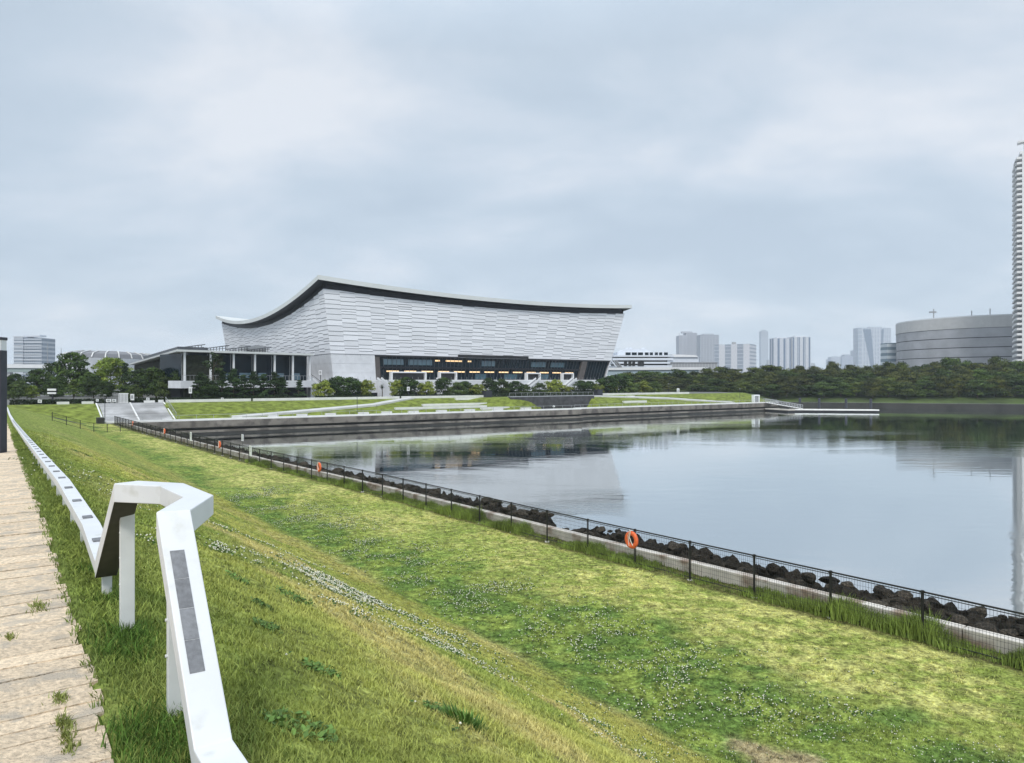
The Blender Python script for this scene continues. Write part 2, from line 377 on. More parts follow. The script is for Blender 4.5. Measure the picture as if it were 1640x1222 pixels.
# ------------------------------------------------------------------ water
def water():
    m = bpy.data.materials.new('water'); m.use_nodes = True; nt = m.node_tree; N = nt.nodes; L = nt.links; N.clear()
    out = N.new('ShaderNodeOutputMaterial'); gl = N.new('ShaderNodeBsdfGlossy'); df = N.new('ShaderNodeBsdfDiffuse'); mx = N.new('ShaderNodeMixShader')
    df.inputs[0].default_value = (.022, .036, .04, 1); gl.inputs[0].default_value = (.93, .955, .96, 1); gl.inputs['Roughness'].default_value = .03
    tc = N.new('ShaderNodeTexCoord')
    def noise(scale, det, sx, sy, rot, rough=.5, dist=0):
        mp = N.new('ShaderNodeMapping'); mp.inputs['Scale'].default_value = (sx, sy, 1); mp.inputs['Rotation'].default_value = (0, 0, R(rot)); L.new(tc.outputs['Object'], mp.inputs[0])
        n = N.new('ShaderNodeTexNoise'); n.inputs['Scale'].default_value = scale; n.inputs['Detail'].default_value = det; n.inputs['Roughness'].default_value = rough; n.inputs['Distortion'].default_value = dist
        L.new(mp.outputs[0], n.inputs['Vector']); return n.outputs[0]
    rip = noise(1.5, 5, 1, 2.2, 12, .55); swell = noise(.28, 2, 1, 2.6, 8)
    zone = noise(.022, 3, 1, 3.0, 5, .55, .6)
    mr = N.new('ShaderNodeMapRange'); mr.inputs[1].default_value = .48; mr.inputs[2].default_value = .62; mr.inputs[3].default_value = .12; mr.inputs[4].default_value = 1.5; L.new(zone, mr.inputs[0])
    mu = N.new('ShaderNodeMath'); mu.operation = 'MULTIPLY'; L.new(rip, mu.inputs[0]); L.new(mr.outputs[0], mu.inputs[1])
    b1 = N.new('ShaderNodeBump'); b1.inputs['Distance'].default_value = .0065; L.new(mu.outputs[0], b1.inputs['Height'])
    b2 = N.new('ShaderNodeBump'); b2.inputs['Distance'].default_value = .008; L.new(swell, b2.inputs['Height']); L.new(b1.outputs[0], b2.inputs['Normal'])
    for s_ in (gl, df): L.new(b2.outputs[0], s_.inputs['Normal'])
    fr = N.new('ShaderNodeFresnel'); fr.inputs[0].default_value = 1.6; L.new(b2.outputs[0], fr.inputs['Normal'])
    r2 = N.new('ShaderNodeMapRange'); r2.inputs[1].default_value = .1; r2.inputs[2].default_value = .7; r2.inputs[3].default_value = .74; r2.inputs[4].default_value = .97; L.new(fr.outputs[0], r2.inputs[0])
    L.new(r2.outputs[0], mx.inputs[0]); L.new(df.outputs[0], mx.inputs[1]); L.new(gl.outputs[0], mx.inputs[2]); L.new(mx.outputs[0], out.inputs[0])
    mb = MB(); mb.add([(-120, -150, 0), (700, -150, 0), (700, 420, 0), (-120, 420, 0)], [(0, 1, 2, 3)])
    tag(mb.build('water', m), kind='structure')
water()

# ------------------------------------------------------------------ stone path beside the rail
def path():
    mb = MB(); u = -6.0; r = random.Random(4)
    while u < 112:
        du = r.choice((.12, .17, .2, .26, .33)) * r.uniform(.85, 1.15) if u < 30 else 1.0
        v = .42 + r.uniform(-.035, .03); edge = v
        while v > -5.5:
            dv = r.uniform(.9, 2.1); g = r.uniform(.001, .007); v2 = v - dv; zb = float(zpath(u + du / 2)); h = r.uniform(-.005, .006)
            sk = r.uniform(-.03, .03)
            pts = []
            n = 16 if u < 12 else 4; jt = .014; cc = r.uniform(.84, 1.08)
            top1 = [W(u + g + sk * k / n + r.uniform(-jt, jt) * r.random(), v - g - (dv - 2 * g) * k / n, zb + h) for k in range(n + 1)]
            top2 = [W(u + du - g + sk * k / n + r.uniform(-jt, jt) * r.random(), v - g - (dv - 2 * g) * k / n, zb + h) for k in range(n + 1)]
            vs = top1 + top2[::-1]; nn = len(vs); vs2 = [p - UP * .06 for p in vs]
            mb.add(vs + vs2, [tuple(range(nn))] + [(i, nn + i, nn + (i + 1) % nn, (i + 1) % nn) for i in range(nn)], cc)
            v = v2
        u += du
    o = mb.build('path', M['slab']); tag(o, kind='structure')
path()

# ------------------------------------------------------------------ white rail along the path
def sweep(mb, pts, w, h, sub=1):
    """mitred rectangular bar through pts (top centre line), sides kept vertical"""
    n = len(pts); rings = []
    for i, p in enumerate(pts):
        p = Vector(p); dirs = []
        if i > 0: dirs.append((p - Vector(pts[i - 1])))
        if i < n - 1: dirs.append((Vector(pts[i + 1]) - p))
        flat = [Vector((d.x, d.y, 0)).normalized() for d in dirs]
        t = (flat[0] + flat[-1]).normalized(); s = Vector((t.y, -t.x, 0)); k = 1 / max(.5, s.dot(Vector((flat[0].y, -flat[0].x, 0))))
        # thickness measured square to a sloping bar
        sl = [abs(d.z) / max(1e-6, Vector((d.x, d.y, 0)).length) for d in dirs]; hh = h * math.sqrt(1 + (sum(sl) / len(sl)) ** 2)
        rings.append([p - s * w / 2 * k, p + s * w / 2 * k, p + s * w / 2 * k - UP * hh, p - s * w / 2 * k - UP * hh])
    full = []
    for r0, r1 in zip(rings[:-1], rings[1:]):
        for j in range(sub): full.append([x.lerp(y, j / sub) for x, y in zip(r0, r1)])
    full.append(rings[-1]); keep = rings; rings = full; n = len(rings)
    vs = [q for r in rings for q in r]; fs = []
    for i in range(n - 1):
        for k in range(4): fs.append((i * 4 + k, (i + 1) * 4 + k, (i + 1) * 4 + (k + 1) % 4, i * 4 + (k + 1) % 4))
    fs.append((0, 1, 2, 3)); fs.append(tuple((n - 1) * 4 + k for k in (3, 2, 1, 0)))
    mb.add(vs, fs)
    for i in range(n - 1): mb.mi[-2 - (n - 1) * 4 + i * 4 + 2] = 1     # closed underside coloured dark, like the shaded inside of a channel
    return keep
def at_z(px, py, z):
    D = (EYE - z) * F / (py - 609); return Vector(((px - 820) / F * D, D, z))
def handrail():
    root = empty('handrail', W(5, .7, 7.35)); root['world_coords'] = True
    tag(root, 'white metal handrail with a raised kinked hoop, running low beside the stone path', 'handrail')
    ZT = 8.34; zl = 7.62
    K1 = at_z(342, 1192, 7.49); T1 = at_z(278, 818, ZT); T2 = at_z(318, 794, ZT); T3 = at_z(276, 776, ZT); T4 = at_z(203, 772, ZT); K2 = at_z(170, 896, 7.60)
    back = K1 + (K1 - K2).normalized() * 3.0; back.z = K1.z
    W_ = .152
    mb = MB(); RG = sweep(mb, [back, K1, T1, T2, T3, T4, K2], W_, .115, 10); mb.build('raised_beam', [M['rail'], M['rail_shade']], root, bevel=.006)
    # far low beam follows the path
    k2u, k2v = UV(K2.x, K2.y)
    pts = [K2 + DU * .002]
    for u in [8.0, 11.7, 18, 24, 30.7, 42, 55, 68, 80, 92, 104, 112]:
        pts.append(W(u, .72 + (.0 if u < 60 else -(u - 60) * .0), float(zpath(u)) + .26))
    pts[0].z = 7.6
    mb = MB(); sweep(mb, pts, W_, .1); mb.build('low_beam', [M['rail'], M['rail_shade']], root, bevel=.005)
    def post(p, ztop, w=.075, d=.05):
        zb = float(zt(*UV(p.x, p.y), False)) - .2
        q = Vector((p.x, p.y, zb)); m = MB().obox(q - DV * w / 2 - DU * d / 2, DV * w, DU * d, UP * (ztop - zb)); return m.build('post', M['post'], root, bevel=.004)
    p1 = at_z(281, 1140, 7.33); post(p1, 8.02)
    p1b = T1 + DU * .02; 
    p2 = at_z(203.5, 1003, 7.33); post(p2, ZT - .11, .088)
    p3 = at_z(171, 950, 7.32); post(p3, 7.52, .068)
    for p in (p1, p2):                       # bolts down the side of the tall posts
        for k, z in enumerate((7.62, 7.8, 7.97)):
            b = MB().tube([p + UP * (z - p.z) - DV * .036, p + UP * (z - p.z) - DV * .047], .008, 6)
            b.build('bolt', M['rail'], root)
    u = k2u + 1.05
    while u < 110:
        c = W(u, .72, float(zpath(u)) + .26); post(c, c.z - .09, .07)
        u += 1.3 if u < 40 else 2.6
    # grey inlaid plates
    def slab(c, along, across, l, w, name='inlay_plate'):
        nrm = across.cross(along).normalized(); nrm = nrm if nrm.z > 0 else -nrm
        b = MB().obox(c - along * l / 2 - across * w / 2 - nrm * .004, along * l, across * w, nrm * .012, random.uniform(.85, 1.15))
        b.build(name, M['plate'], root)
    d = (T1 - K1).normalized(); ac = Vector((d.y, -d.x, 0)).normalized(); Lb = (T1 - K1).length
    def onface(f, g):
        a, b = RG[1][0].lerp(RG[2][0], f), RG[1][1].lerp(RG[2][1], f); return a.lerp(b, g)
    nr = (onface(1, .5) - onface(0, .5)).cross(onface(.5, 1) - onface(.5, 0)).normalized(); nr = nr if nr.z > 0 else -nr
    for k in range(4):
        f0 = .27 + k * .1335; f1 = f0 + .131; b = MB()
        for j in range(4):
            fa, fb = f0 + (f1 - f0) * j / 4, f0 + (f1 - f0) * (j + 1) / 4
            lo = [onface(fa, .20), onface(fb, .20), onface(fb, .61), onface(fa, .61)]; b.add([p - nr * .003 for p in lo] + [p + nr * .0025 for p in lo], [(4, 5, 6, 7), (0, 1, 5, 4), (1, 2, 6, 5), (2, 3, 7, 6), (3, 0, 4, 7)], (.95, 1.1, .88, 1.0)[k])
        b.build('inlay_plate', M['plate'], root)
    u = k2u + .78
    while u < 60:
        z = float(np.interp(u, [k2u, 8.0] , [7.6, 7.61])) if u < 8 else float(zpath(u)) + .26
        c = W(u, .72 if u > 8 else k2v + (.72 - k2v) * (u - k2u) / (8 - k2u), z)
        slab(c + UP * .004, DU, DV, .13, .085); u += 1.22
handrail()

# lamp pillar at the left edge of the path
def lamp_pillar():
    b = P(-1, 712, 20); b.z = float(zpath(UV(b.x, b.y)[0])) - .02
    root = empty('lamp_pillar', b); tag(root, 'dark slim lamp pillar with a pale light band, standing beside the path at the left edge', 'lamp')
    MB().box((-.13, -.13, 0), (.13, .13, 2.9)).build('pole', M['charcoal'], root, bevel=.01)
    MB().box((-.12, -.12, 2.9), (.12, .12, 3.19)).build('light_band', M['lamp_white'], root)
    MB().box((-.135, -.135, 3.19), (.135, .135, 3.27)).build('cap', M['charcoal'], root)
    MB().box((-.18, -.18, -.02), (.18, .18, .03)).build('base_plate', M['charcoal'], root)
lamp_pillar()

# ------------------------------------------------------------------ fence, kerb wall, rocks
def curve_pts(fn, u0, u1, step):
    out = [u0]; 
    while out[-1] < u1:
        u = out[-1]; dv = (fn(u + .5) - fn(u)) / .5; out.append(u + step / math.sqrt(1 + dv * dv))
    return out
def fence_run(root, pts, H, wires=True):
    """posts and wire panels through pts (ground points)"""
    for i, p in enumerate(pts):
        m = MB().box((-.028, -.028, -.1), (.028, .028, H + .03)); m.box((-.05, -.04, H - .04), (.05, .04, H + .015))
        m.build('post', M['black'], root, loc=None).location = p - root.location
        f = MB().box((-.09, -.09, -.12), (.09, .09, .012)).build('footing', M['concrete'], root); f.location = p - root.location
    for a, b in zip(pts[:-1], pts[1:]):
        m = MB(); L_ = (b - a).length; dirn = (b - a) / L_; o = a - root.location; nrm = Vector((dirn.y, -dirn.x, 0)).normalized()
        for z, r in ((H - .01, .024), (H - .075, .012), (.1, .012)): m.beam(o + UP * z, o + dirn * L_ + UP * z, r * 1.6, r * 1.6)
        n = int(L_ / .075)
        for k in range(1, n): q = o + dirn * (L_ * k / n); m.beam(q + UP * .07, q + UP * (H - .03), .0055, .0055, nrm)
        for k in range(1, 8): z = .1 + (H - .17) * k / 8; m.beam(o + UP * z - nrm * .006, o + dirn * L_ + UP * z - nrm * .006, .0055, .0055)
        m.build('mesh_panel', M['black'], root)
def fence():
    us = curve_pts(lambda u: float(vfence(u)), 2.05, 122, 2.42)
    # line the posts up with the photographed ones: shift so that a post stands at u = 8.95
    k = min(us, key=lambda x: abs(x - 6.2)); us = [u - (k - 6.2) for u in us]
    pts = [W(u, float(vfence(u)), float(zt(u, float(vfence(u)), False)) ) for u in us]
    root = empty('fence', pts[0]); tag(root, 'long black wire mesh fence between the lawn and the water', 'fence')
    fence_run(root, pts, 1.3)
    return us, pts
FUS, FPTS = fence()
def lawn_end_fence():
    pts = [W(105.5 + k * .0, 14.3 - 1.5 * k, float(zt(105.5, 14.3 - 1.5 * k, False))) for k in range(7)]
    root = empty('fence', pts[0]); tag(root, 'short low black fence crossing the far end of the lawn below the stairs', 'fence')
    for p in pts: MB().box((-.03, -.03, -.1), (.03, .03, 1.1)).build('post', M['black'], root).location = p - root.location
    for z, n in ((1.05, 'top_rail'), (.55, 'middle_rail'), (.12, 'bottom_rail')):
        m = MB()
        for a, b in zip(pts[:-1], pts[1:]): m.beam(a - root.location + UP * z, b - root.location + UP * z, .035, .035)
        m.build(n, M['black'], root)
lawn_end_fence()
def kerb_wall():
    us = list(np.arange(-8, 124, 2.0)); m = MB()
    for a, b in zip(us[:-1], us[1:]):
        va, vb = vfence(a) + .75, vfence(b) + .75
        p, q = W(a + .012, va, 1.6), W(b - .012, vb, 1.6); side = (q - p).cross(UP).normalized()
        side = side if side.dot(DV) > 0 else -side
        m.obox(p, q - p, side * .32, UP * (LAWN + .37 - 1.6), random.uniform(.9, 1.08))
    tag(m.build('kerb_wall', M['wall_conc'], bevel=.015), 'long low concrete wall just behind the black mesh fence', 'wall')
kerb_wall()

def rock_mesh(seed):
    r = np.random.default_rng(seed); me = bpy.data.meshes.new('rock'); import bmesh
    bm = bmesh.new(); bmesh.ops.create_icosphere(bm, subdivisions=2, radius=1)
    planes = [(Vector(r.normal(size=3)).normalized(), r.uniform(.55, .9)) for _ in range(9)]
    for v in bm.verts:
        for n, d in planes:
            k = v.co.dot(n) - d
            if k > 0: v.co -= n * k
        v.co += Vector(r.normal(size=3)) * .03
    bm.to_mesh(me); bm.free(); me.materials.append(M['rock']); return me
def rocks():
    ms = [rock_mesh(i) for i in range(8)]; r = np.random.default_rng(5)
    spots = []
    # (u range, widest reach from the wall, count)
    def reach(u):
        return float(np.interp(u, [0, 19, 22.5, 24.4, 25.8, 27.8, 28.6, 29.8, 35, 43, 65, 124], [4.6, 4.4, 4.2, 3.2, .0, .0, 3.2, 4.2, 3.6, 2.7, 2.4, 2.2]))
    n = 0; tries = 0
    while n < 296 and tries < 6000:
        tries += 1
        u = 4 + 70 * r.random() ** 1.7; rc = reach(u)
        if rc < .5: continue
        w = r.random() * rc; v = float(vfence(u)) + 1.45 + w
        s = r.uniform(.13, .34) * (1.2 if u > 25 else 1)
        if any((u - a) ** 2 + (v - b) ** 2 < (.62 * (s + c)) ** 2 for a, b, c in spots): continue
        spots.append((u, v, s)); n += 1
    for i, (u, v, s) in enumerate(spots):
        w = v - float(vfence(u)) - 1.45
        z = LAWN - .22 - .02 * w - max(0, w - 3.3) * .8 + r.uniform(-.06, .10)
        o = bpy.data.objects.new('rock', ms[i % 8]); COL.objects.link(o)
        o.location = W(u, v, z); o.rotation_euler = (r.uniform(-.35, .35), r.uniform(-.35, .35), r.uniform(0, 6.28)); o.scale = (s * r.uniform(1, 1.7), s * r.uniform(.85, 1.25), s * r.uniform(.55, .95))
        tag(o, 'dark wet boulder in the rock bank between the low concrete wall and the water', 'rock', 'boulders along the water edge')
    # rubble core under them
    us = np.concatenate([np.arange(-10, 40, .13), np.arange(40, 125, .6)]); ws = np.arange(0, 1.0001, .025)
    U, Wd = np.meshgrid(us, ws, indexing='ij'); rc = np.array([[reach(a)] for a in us])
    V = vfence(U) + 1.05 + Wd * (rc + 1.3)
    w = V - vfence(U) - 1.45
    Z = LAWN - .36 - .02 * w - np.maximum(0, w - 3.3) * .85 + (fbm(U * 3.3, V * 3.3, 4, .62) - .5) * 1.15
    Z = np.where(rc < .6, -.25 + (fbm(U * 2, V * 2, 2) - .5) * .3, Z); Z = np.where(Wd > .93, -1.0, Z)
    X = -.585 * U + .811 * V; Y = .811 * U + .585 * V; a, b = U.shape; idx = np.arange(a * b).reshape(a, b)
    q = np.stack([idx[:-1, :-1], idx[1:, :-1], idx[1:, 1:], idx[:-1, 1:]], -1).reshape(-1, 4)[:, ::-1]
    tag(np_mesh('rubble', np.stack([X, Y, Z], -1).reshape(-1, 3), q, M['rock']), 'dark rubble filling the gaps between the shore boulders', 'rubble', kind='stuff')
rocks()

def life_ring(u, label, h=.95, s=1.0):
    v = float(vfence(u)); b = W(u, v - .1, float(zt(u, v, False)) + h)
    root = empty('life_ring', b); root.rotation_euler = (0, 0, R(-54)); tag(root, label, 'life ring', 'life rings hung on the mesh fence')
    import bmesh
    R1, r1 = .235 * s, .085 * s; vs = []; fs = []; n, k = 28, 10
    for i in range(n):
        a = 2 * math.pi * i / n
        for j in range(k):
            t = 2 * math.pi * j / k; rr = R1 + r1 * math.cos(t); vs.append((rr * math.cos(a), -.07 + r1 * .8 * math.sin(t), rr * math.sin(a)))
            fs.append((i * k + j, ((i + 1) % n) * k + j, ((i + 1) % n) * k + (j + 1) % k, i * k + (j + 1) % k))
    MB().add(vs, fs).build('ring', M['orange'], root, smooth=True)
    m = MB(); m.tube([(.02 * s, -.15, .36 * s), (-.02 * s, -.16, .1 * s), (.06 * s, -.16, -.05 * s), (.14 * s, -.15, -.17 * s)], .016 * s, 6)
    m.tube([(-.02 * s, -.15, .36 * s), (-.09 * s, -.16, .15 * s), (-.05 * s, -.15, -.22 * s)], .012 * s, 6); m.build('rope', M['rope'], root)
    MB().tube([(0, 0, .34 * s), (0, -.17, .34 * s), (0, -.18, .38 * s)], .012, 6).build('hook', M['whitep'], root)
def u_at(px):           # u where the fence crosses photo column px
    us = np.linspace(2, 124, 4000); vs = vfence(us); x = -.585 * us + .811 * vs; y = .811 * us + .585 * vs
    p = 820 + F * x / y; return float(us[np.argmin(abs(p - px))])
life_ring(u_at(1017), 'large orange life ring with a white rope on the nearest part of the mesh fence')
life_ring(u_at(515), 'orange life ring on the fence just beyond the white handrail kink, second nearest')
life_ring(u_at(355), 'small orange life ring on the fence between the two white notice plates')
life_ring(u_at(266), 'tiny orange life ring on the fence near the far corner of the water')
life_ring(u_at(215), 'tiny orange life ring at the far end of the fence below the stairs')
def notice(u, label, z=.85, w=.5, h=.6, out=-.06):
    v = float(vfence(u)); root = empty('notice_board', W(u, v + out, float(zt(u, v, False)))); root.rotation_euler = (0, 0, R(-50)); tag(root, label, 'sign')
    MB().box((-w / 2, -.035, z), (w / 2, -.01, z + h)).build('panel', M['whitep'], root)
    m = MB()
    for k in range(4): m.box((-w / 2 + .08, -.04, z + h - .16 - k * .11), (w / 2 - .08 - (k % 2) * .09, -.036, z + h - .12 - k * .11))
    m.build('text_lines', M['grey'], root)
    MB().box((-.02, -.01, 0), (.02, .02, z + h)).build('pole', M['black'], root)
notice(u_at(403), 'larger white notice plate on the fence, nearer of the two', .6, .5, .85)
notice(u_at(307), 'white notice plate on the fence farther along, before the far corner', .6, .55, .9)
notice(u_at(360) + .2, 'pale notice plate standing just behind the fence beside the orange ring', 1.25, .5, .6, 1.6)

# ------------------------------------------------------------------ quay of the far shore
def quay():
    root = empty('quay_wall', W(126, 60, 0)); root['world_coords'] = True
    tag(root, 'long weathered concrete quay with dark undercut edge along the far side of the water', 'quay')
    segs = [(13.2, 126.3, 109.0, 123.5), (109.0, 125.6, 190.0, 126.5)]
    for i, (v0, u0, v1, u1) in enumerate(segs):
        a, b = W(u0, v0), W(u1, v1); d = b - a
        MB().obox(a + UP * 1.15, d, DU * 5.0, UP * (2.27 - 1.15)).build('upper_wall', M['seawall'], root)
        MB().obox(a + DU * .9 - UP * 1.5, d, DU * 3, UP * 2.64).build('undercut', M['tidal_shade'], root)  # recess shade put into the colour, using the dark wet material
        MB().obox(a - DU * .5 + UP * .35, d, DU * 1.39, UP * .36).build('lower_ledge', M['seawall'], root)
        MB().obox(a - DU * .35 - UP * 1.5, d, DU * 1.2, UP * 1.84).build('wet_base', M['tidal_shade'], root)
        MB().obox(a + DU * .15 + UP * 2.275, d, DU * .8, UP * .3).build('coping', M['kerb'], root)
        m = MB(); n = int(d.length / 2.6)
        for k in range(n + 1):
            q = a + d * (k / n) + DU * .45 + UP * 2.5; m.beam(q, q + UP * .75, .05, .05, DU)
        m.build('baluster_row', M['grey'], root)
        m = MB(); m.beam(a + DU * .45 + UP * 3.25, b + DU * .45 + UP * 3.25, .05, .05); m.build('railing_bar', M['grey'], root)
    # walkway paving behind the coping
    m = MB(); m.add([W(127.2, 12.2, 2.30), W(127.2, 190, 2.30), W(128.6, 190, 2.34), W(128.6, 12.2, 2.34)], [(0, 1, 2, 3)])
    tag(m.build('quay_walk', M['paving']), kind='structure')
    MB().obox(W(126.1, 12.2, -1.5), DU * 2, DV * .9, UP * 4.7).build('end_block', mat('dark_end_block', (.03, .03, .03), .8, .2, 1), root)
quay()

def strip_on_bank(name, pts, w, m, lift=.05):
    """paved strip laid on the bank between (u, v) points"""
    mb = MB(); P_ = []
    for (a, b) in zip(pts[:-1], pts[1:]):
        n = max(2, int(math.dist(a, b) / 1.0))
        for k in range(n): t = k / n; P_.append((a[0] + (b[0] - a[0]) * t, a[1] + (b[1] - a[1]) * t))
    P_.append(pts[-1])
    for i in range(len(P_) - 1):
        (u0, v0), (u1, v1) = P_[i], P_[i + 1]; d = Vector((u1 - u0, v1 - v0)).normalized(); nx, ny = -d.y * w / 2, d.x * w / 2
        q = [(u0 - nx, v0 - ny), (u1 - nx, v1 - ny), (u1 + nx, v1 + ny), (u0 + nx, v0 + ny)]
        zc0, zc1 = float(zbank(u0, v0)), float(zbank(u1, v1)); zz = [zc0, zc1, zc1, zc0]
        top = [W(a, b, max(z, float(zbank(a, b))) + lift + .06) for (a, b), z in zip(q, zz)]; low = [p - UP * .6 for p in top]
        mb.add(top + low, [(0, 1, 2, 3), (0, 4, 5, 1), (2, 6, 7, 3), (1, 5, 6, 2), (3, 7, 4, 0)])
    return tag(mb.build(name, m), kind='structure')
strip_on_bank('ramp_path', [(128.9, 33), (134, 62), (138.7, 73)], 1.5, M['paving'])
strip_on_bank('ramp_path', [(138.5, 118), (134, 150), (129.0, 172)], 1.5, M['paving'])
# broad stairs up to the plaza
def big_stairs():
    root = empty('broad_stairs', W(129, 19, 2.3)); root['world_coords'] = True
    tag(root, 'broad grey stone stairs leading from the quay up to the park, left of the pavilion', 'stairs')
    m = MB(); n = 16
    for k in range(n):
        u0 = 128.7 + k * .62; z1 = 2.3 + (k + 1) * (5.04 - 2.3) / n
        m.obox(W(u0, 13.3, z1 - .5), DV * 10.2, DU * (.62 if k < n - 1 else 1.6), UP * .5, random.uniform(.86, 1.1))
    M['plaza_t'] = mat('stair_paving_t', (.48, .48, .485), .85, .25, .35, tint=True, stain=((.34, .34, .34), .22, .5))
    m.build('steps', M['plaza_t'], root)
    for v, nm in ((13.1, 'side_kerb'), (18.2, 'middle_kerb'), (23.5, 'side_kerb')):
        q = MB(); q.add([W(128.6, v, 2.2), W(138.7, v, 4.9), W(138.7, v + .22, 4.9), W(128.6, v + .22, 2.2), W(128.6, v, 2.62), W(138.7, v, 5.16), W(138.7, v + .22, 5.16), W(128.6, v + .22, 2.62)], [(0, 1, 2, 3), (4, 7, 6, 5), (0, 4, 5, 1), (1, 5, 6, 2), (2, 6, 7, 3), (3, 7, 4, 0)])
        q.build(nm, M['kerb'], root)
    q = MB()
    for k in range(9): p = W(128.8 + k * 1.2, 23.9, 2.6 + k * .32); q.beam(p, p + UP * .9, .05, .05, DU)
    q.beam(W(128.8, 23.9, 3.5), W(138.4, 23.9, 6.06), .05, .05); q.build('stair_railing', M['grey'], root)
big_stairs()

def bench_strip(px0, px1, u, z0, z1, depth, label, name='stone_bench', cat='bench', group=None, m='kerb'):
    a, b = XU(px0, u, z0), XU(px1, u, z0)
    o = MB().obox(Vector((0, 0, 0)), b - a, DU * depth, UP * (z1 - z0)).build(name, M[m], loc=a); tag(o, label, cat, group); return o
def zpix(px, py, u): return EYE - (py - 609) / F * depth_at_u(px, u)
# low white walls along the top of the bank
for a, b, lab in ((91, 111, 'short white wall at the bank top left of the stairs, farther left'), (131, 150, 'short white wall at the bank top next to the stairs'),
                  (231, 248, 'short white wall block at the bank top just right of the stairs'), (254, 262, 'smallest white wall block near the broad stairs'),
                  (266, 402, 'long low white wall along the bank top before the pavilion trees'), (406, 640, 'longest low white wall along the bank top from pavilion to arena'),
                  (644, 780, 'low white wall at the bank top above the stepped seats'), (966, 1104, 'low white wall at the bank top right of the dark stone wall')):
    bench_strip(a, b, 139.2, 4.95, 5.42 if a < 250 else 5.5, .5, lab, 'low_wall', 'wall', 'white walls along the top of the bank')
for i, (a, b, y0, lab) in enumerate(((678, 780, 646.5, 'long white stepped seat in the middle of the grass bank'), (634, 780, 651, 'longest and lowest white stepped seat on the grass bank'),
                   (731, 768, 640.5, 'short white seat near the top of the grass bank'), (772, 816, 654, 'white seat at the foot of the bank beside the dark stone wall'),
                   (1005, 1017, 640, 'smallest white seat on the right grass bank'), (1000, 1036, 646.5, 'longer white seat low on the right grass bank'))):
    u = {0: 132.4, 1: 130.6, 2: 136.2, 3: 128.9, 4: 135.5, 5: 131.3}[i]; vmid = UV(*XU((a + b) / 2, u, 0)[:2])[1]
    zg = float(zbank(u, vmid)); bench_strip(a, b, u, zg - .2, zg + .5, .8, lab, 'stepped_seat', 'seat', 'stepped seats on the grass bank')
k = 0
for px in (372, 430, 476, 522, 575, 612, 655, 700, 745, 790, 835):
    k += 1; w = 16
    bench_strip(px, px + w, 127.6, 2.3, 2.85, .55, 'white stone bench block on the quay walkway, %s from the left' % 'first second third fourth fifth sixth seventh eighth ninth tenth eleventh'.split()[k - 1], 'stone_bench', 'bench', 'bench blocks along the quay')
# dark stone retaining wall with terrace
def dark_wall():
    a, b = W(130.95, 94.0, 2.2), W(130.95, 119.6, 2.2)
    root = empty('retaining_wall', a); tag(root, 'dark rough stone retaining wall set into the grass bank', 'wall')
    MB().obox((0, 0, 0), b - a, DU * .8, UP * 2.95).build('stonework', M['basalt'], root)
    MB().obox(DU * -.08 + UP * 2.951 - DV * .1, b - a + DV * .2, DU * 1.1, UP * .16).build('coping', M['grey'], root)
    m = MB()
    for k in range(16): q = (b - a) * (k / 15) + DU * .3 + UP * 3.1; m.beam(q, q + UP * .8, .05, .05, DU)
    m.beam(DU * .3 + UP * 3.9, (b - a) + DU * .3 + UP * 3.9, .06, .06); m.build('railing', M['grey'], root)
    for v, zz in ((92.5, 0), (120.2, 0)):
        o = MB(); p = W(130.9, v, 2.2) - a
    for px in (783, 1338 // 1.4 + 5):
        pass
dark_wall()
for px, lab in ((783, 'dark square block at the left end of the terrace above the dark stone wall'), (962, 'dark square block at the right end of the terrace above the dark stone wall')):
    a = XU(px - 4, 138, 4.9); m = MB().obox((0, 0, 0), DV * 1.6, DU * 1.6, UP * 1.5); m.obox(-DV * .08 - DU * .08 + UP * 1.5, DV * 1.76, DU * 1.76, UP * .12)
    tag(m.build('service_box', M['charcoal'], loc=a), lab, 'cabinet')
o = XU(887, 129.2, 2.35)
def dome_lamp():
    root = empty('globe_lamp', o); tag(root, 'small white globe lamp on the quay before the dark stone wall', 'lamp')
    MB().tube([(0, 0, 0), (0, 0, .35)], .06, 8).build('stem', M['grey'], root)
    MB().tube([(0, 0, .33), (0, 0, .4), (0, 0, .55), (0, 0, .7), (0, 0, .76)], [.1, .25, .32, .24, .08], 12).build('globe', M['whitep'], root, smooth=True)
dome_lamp()

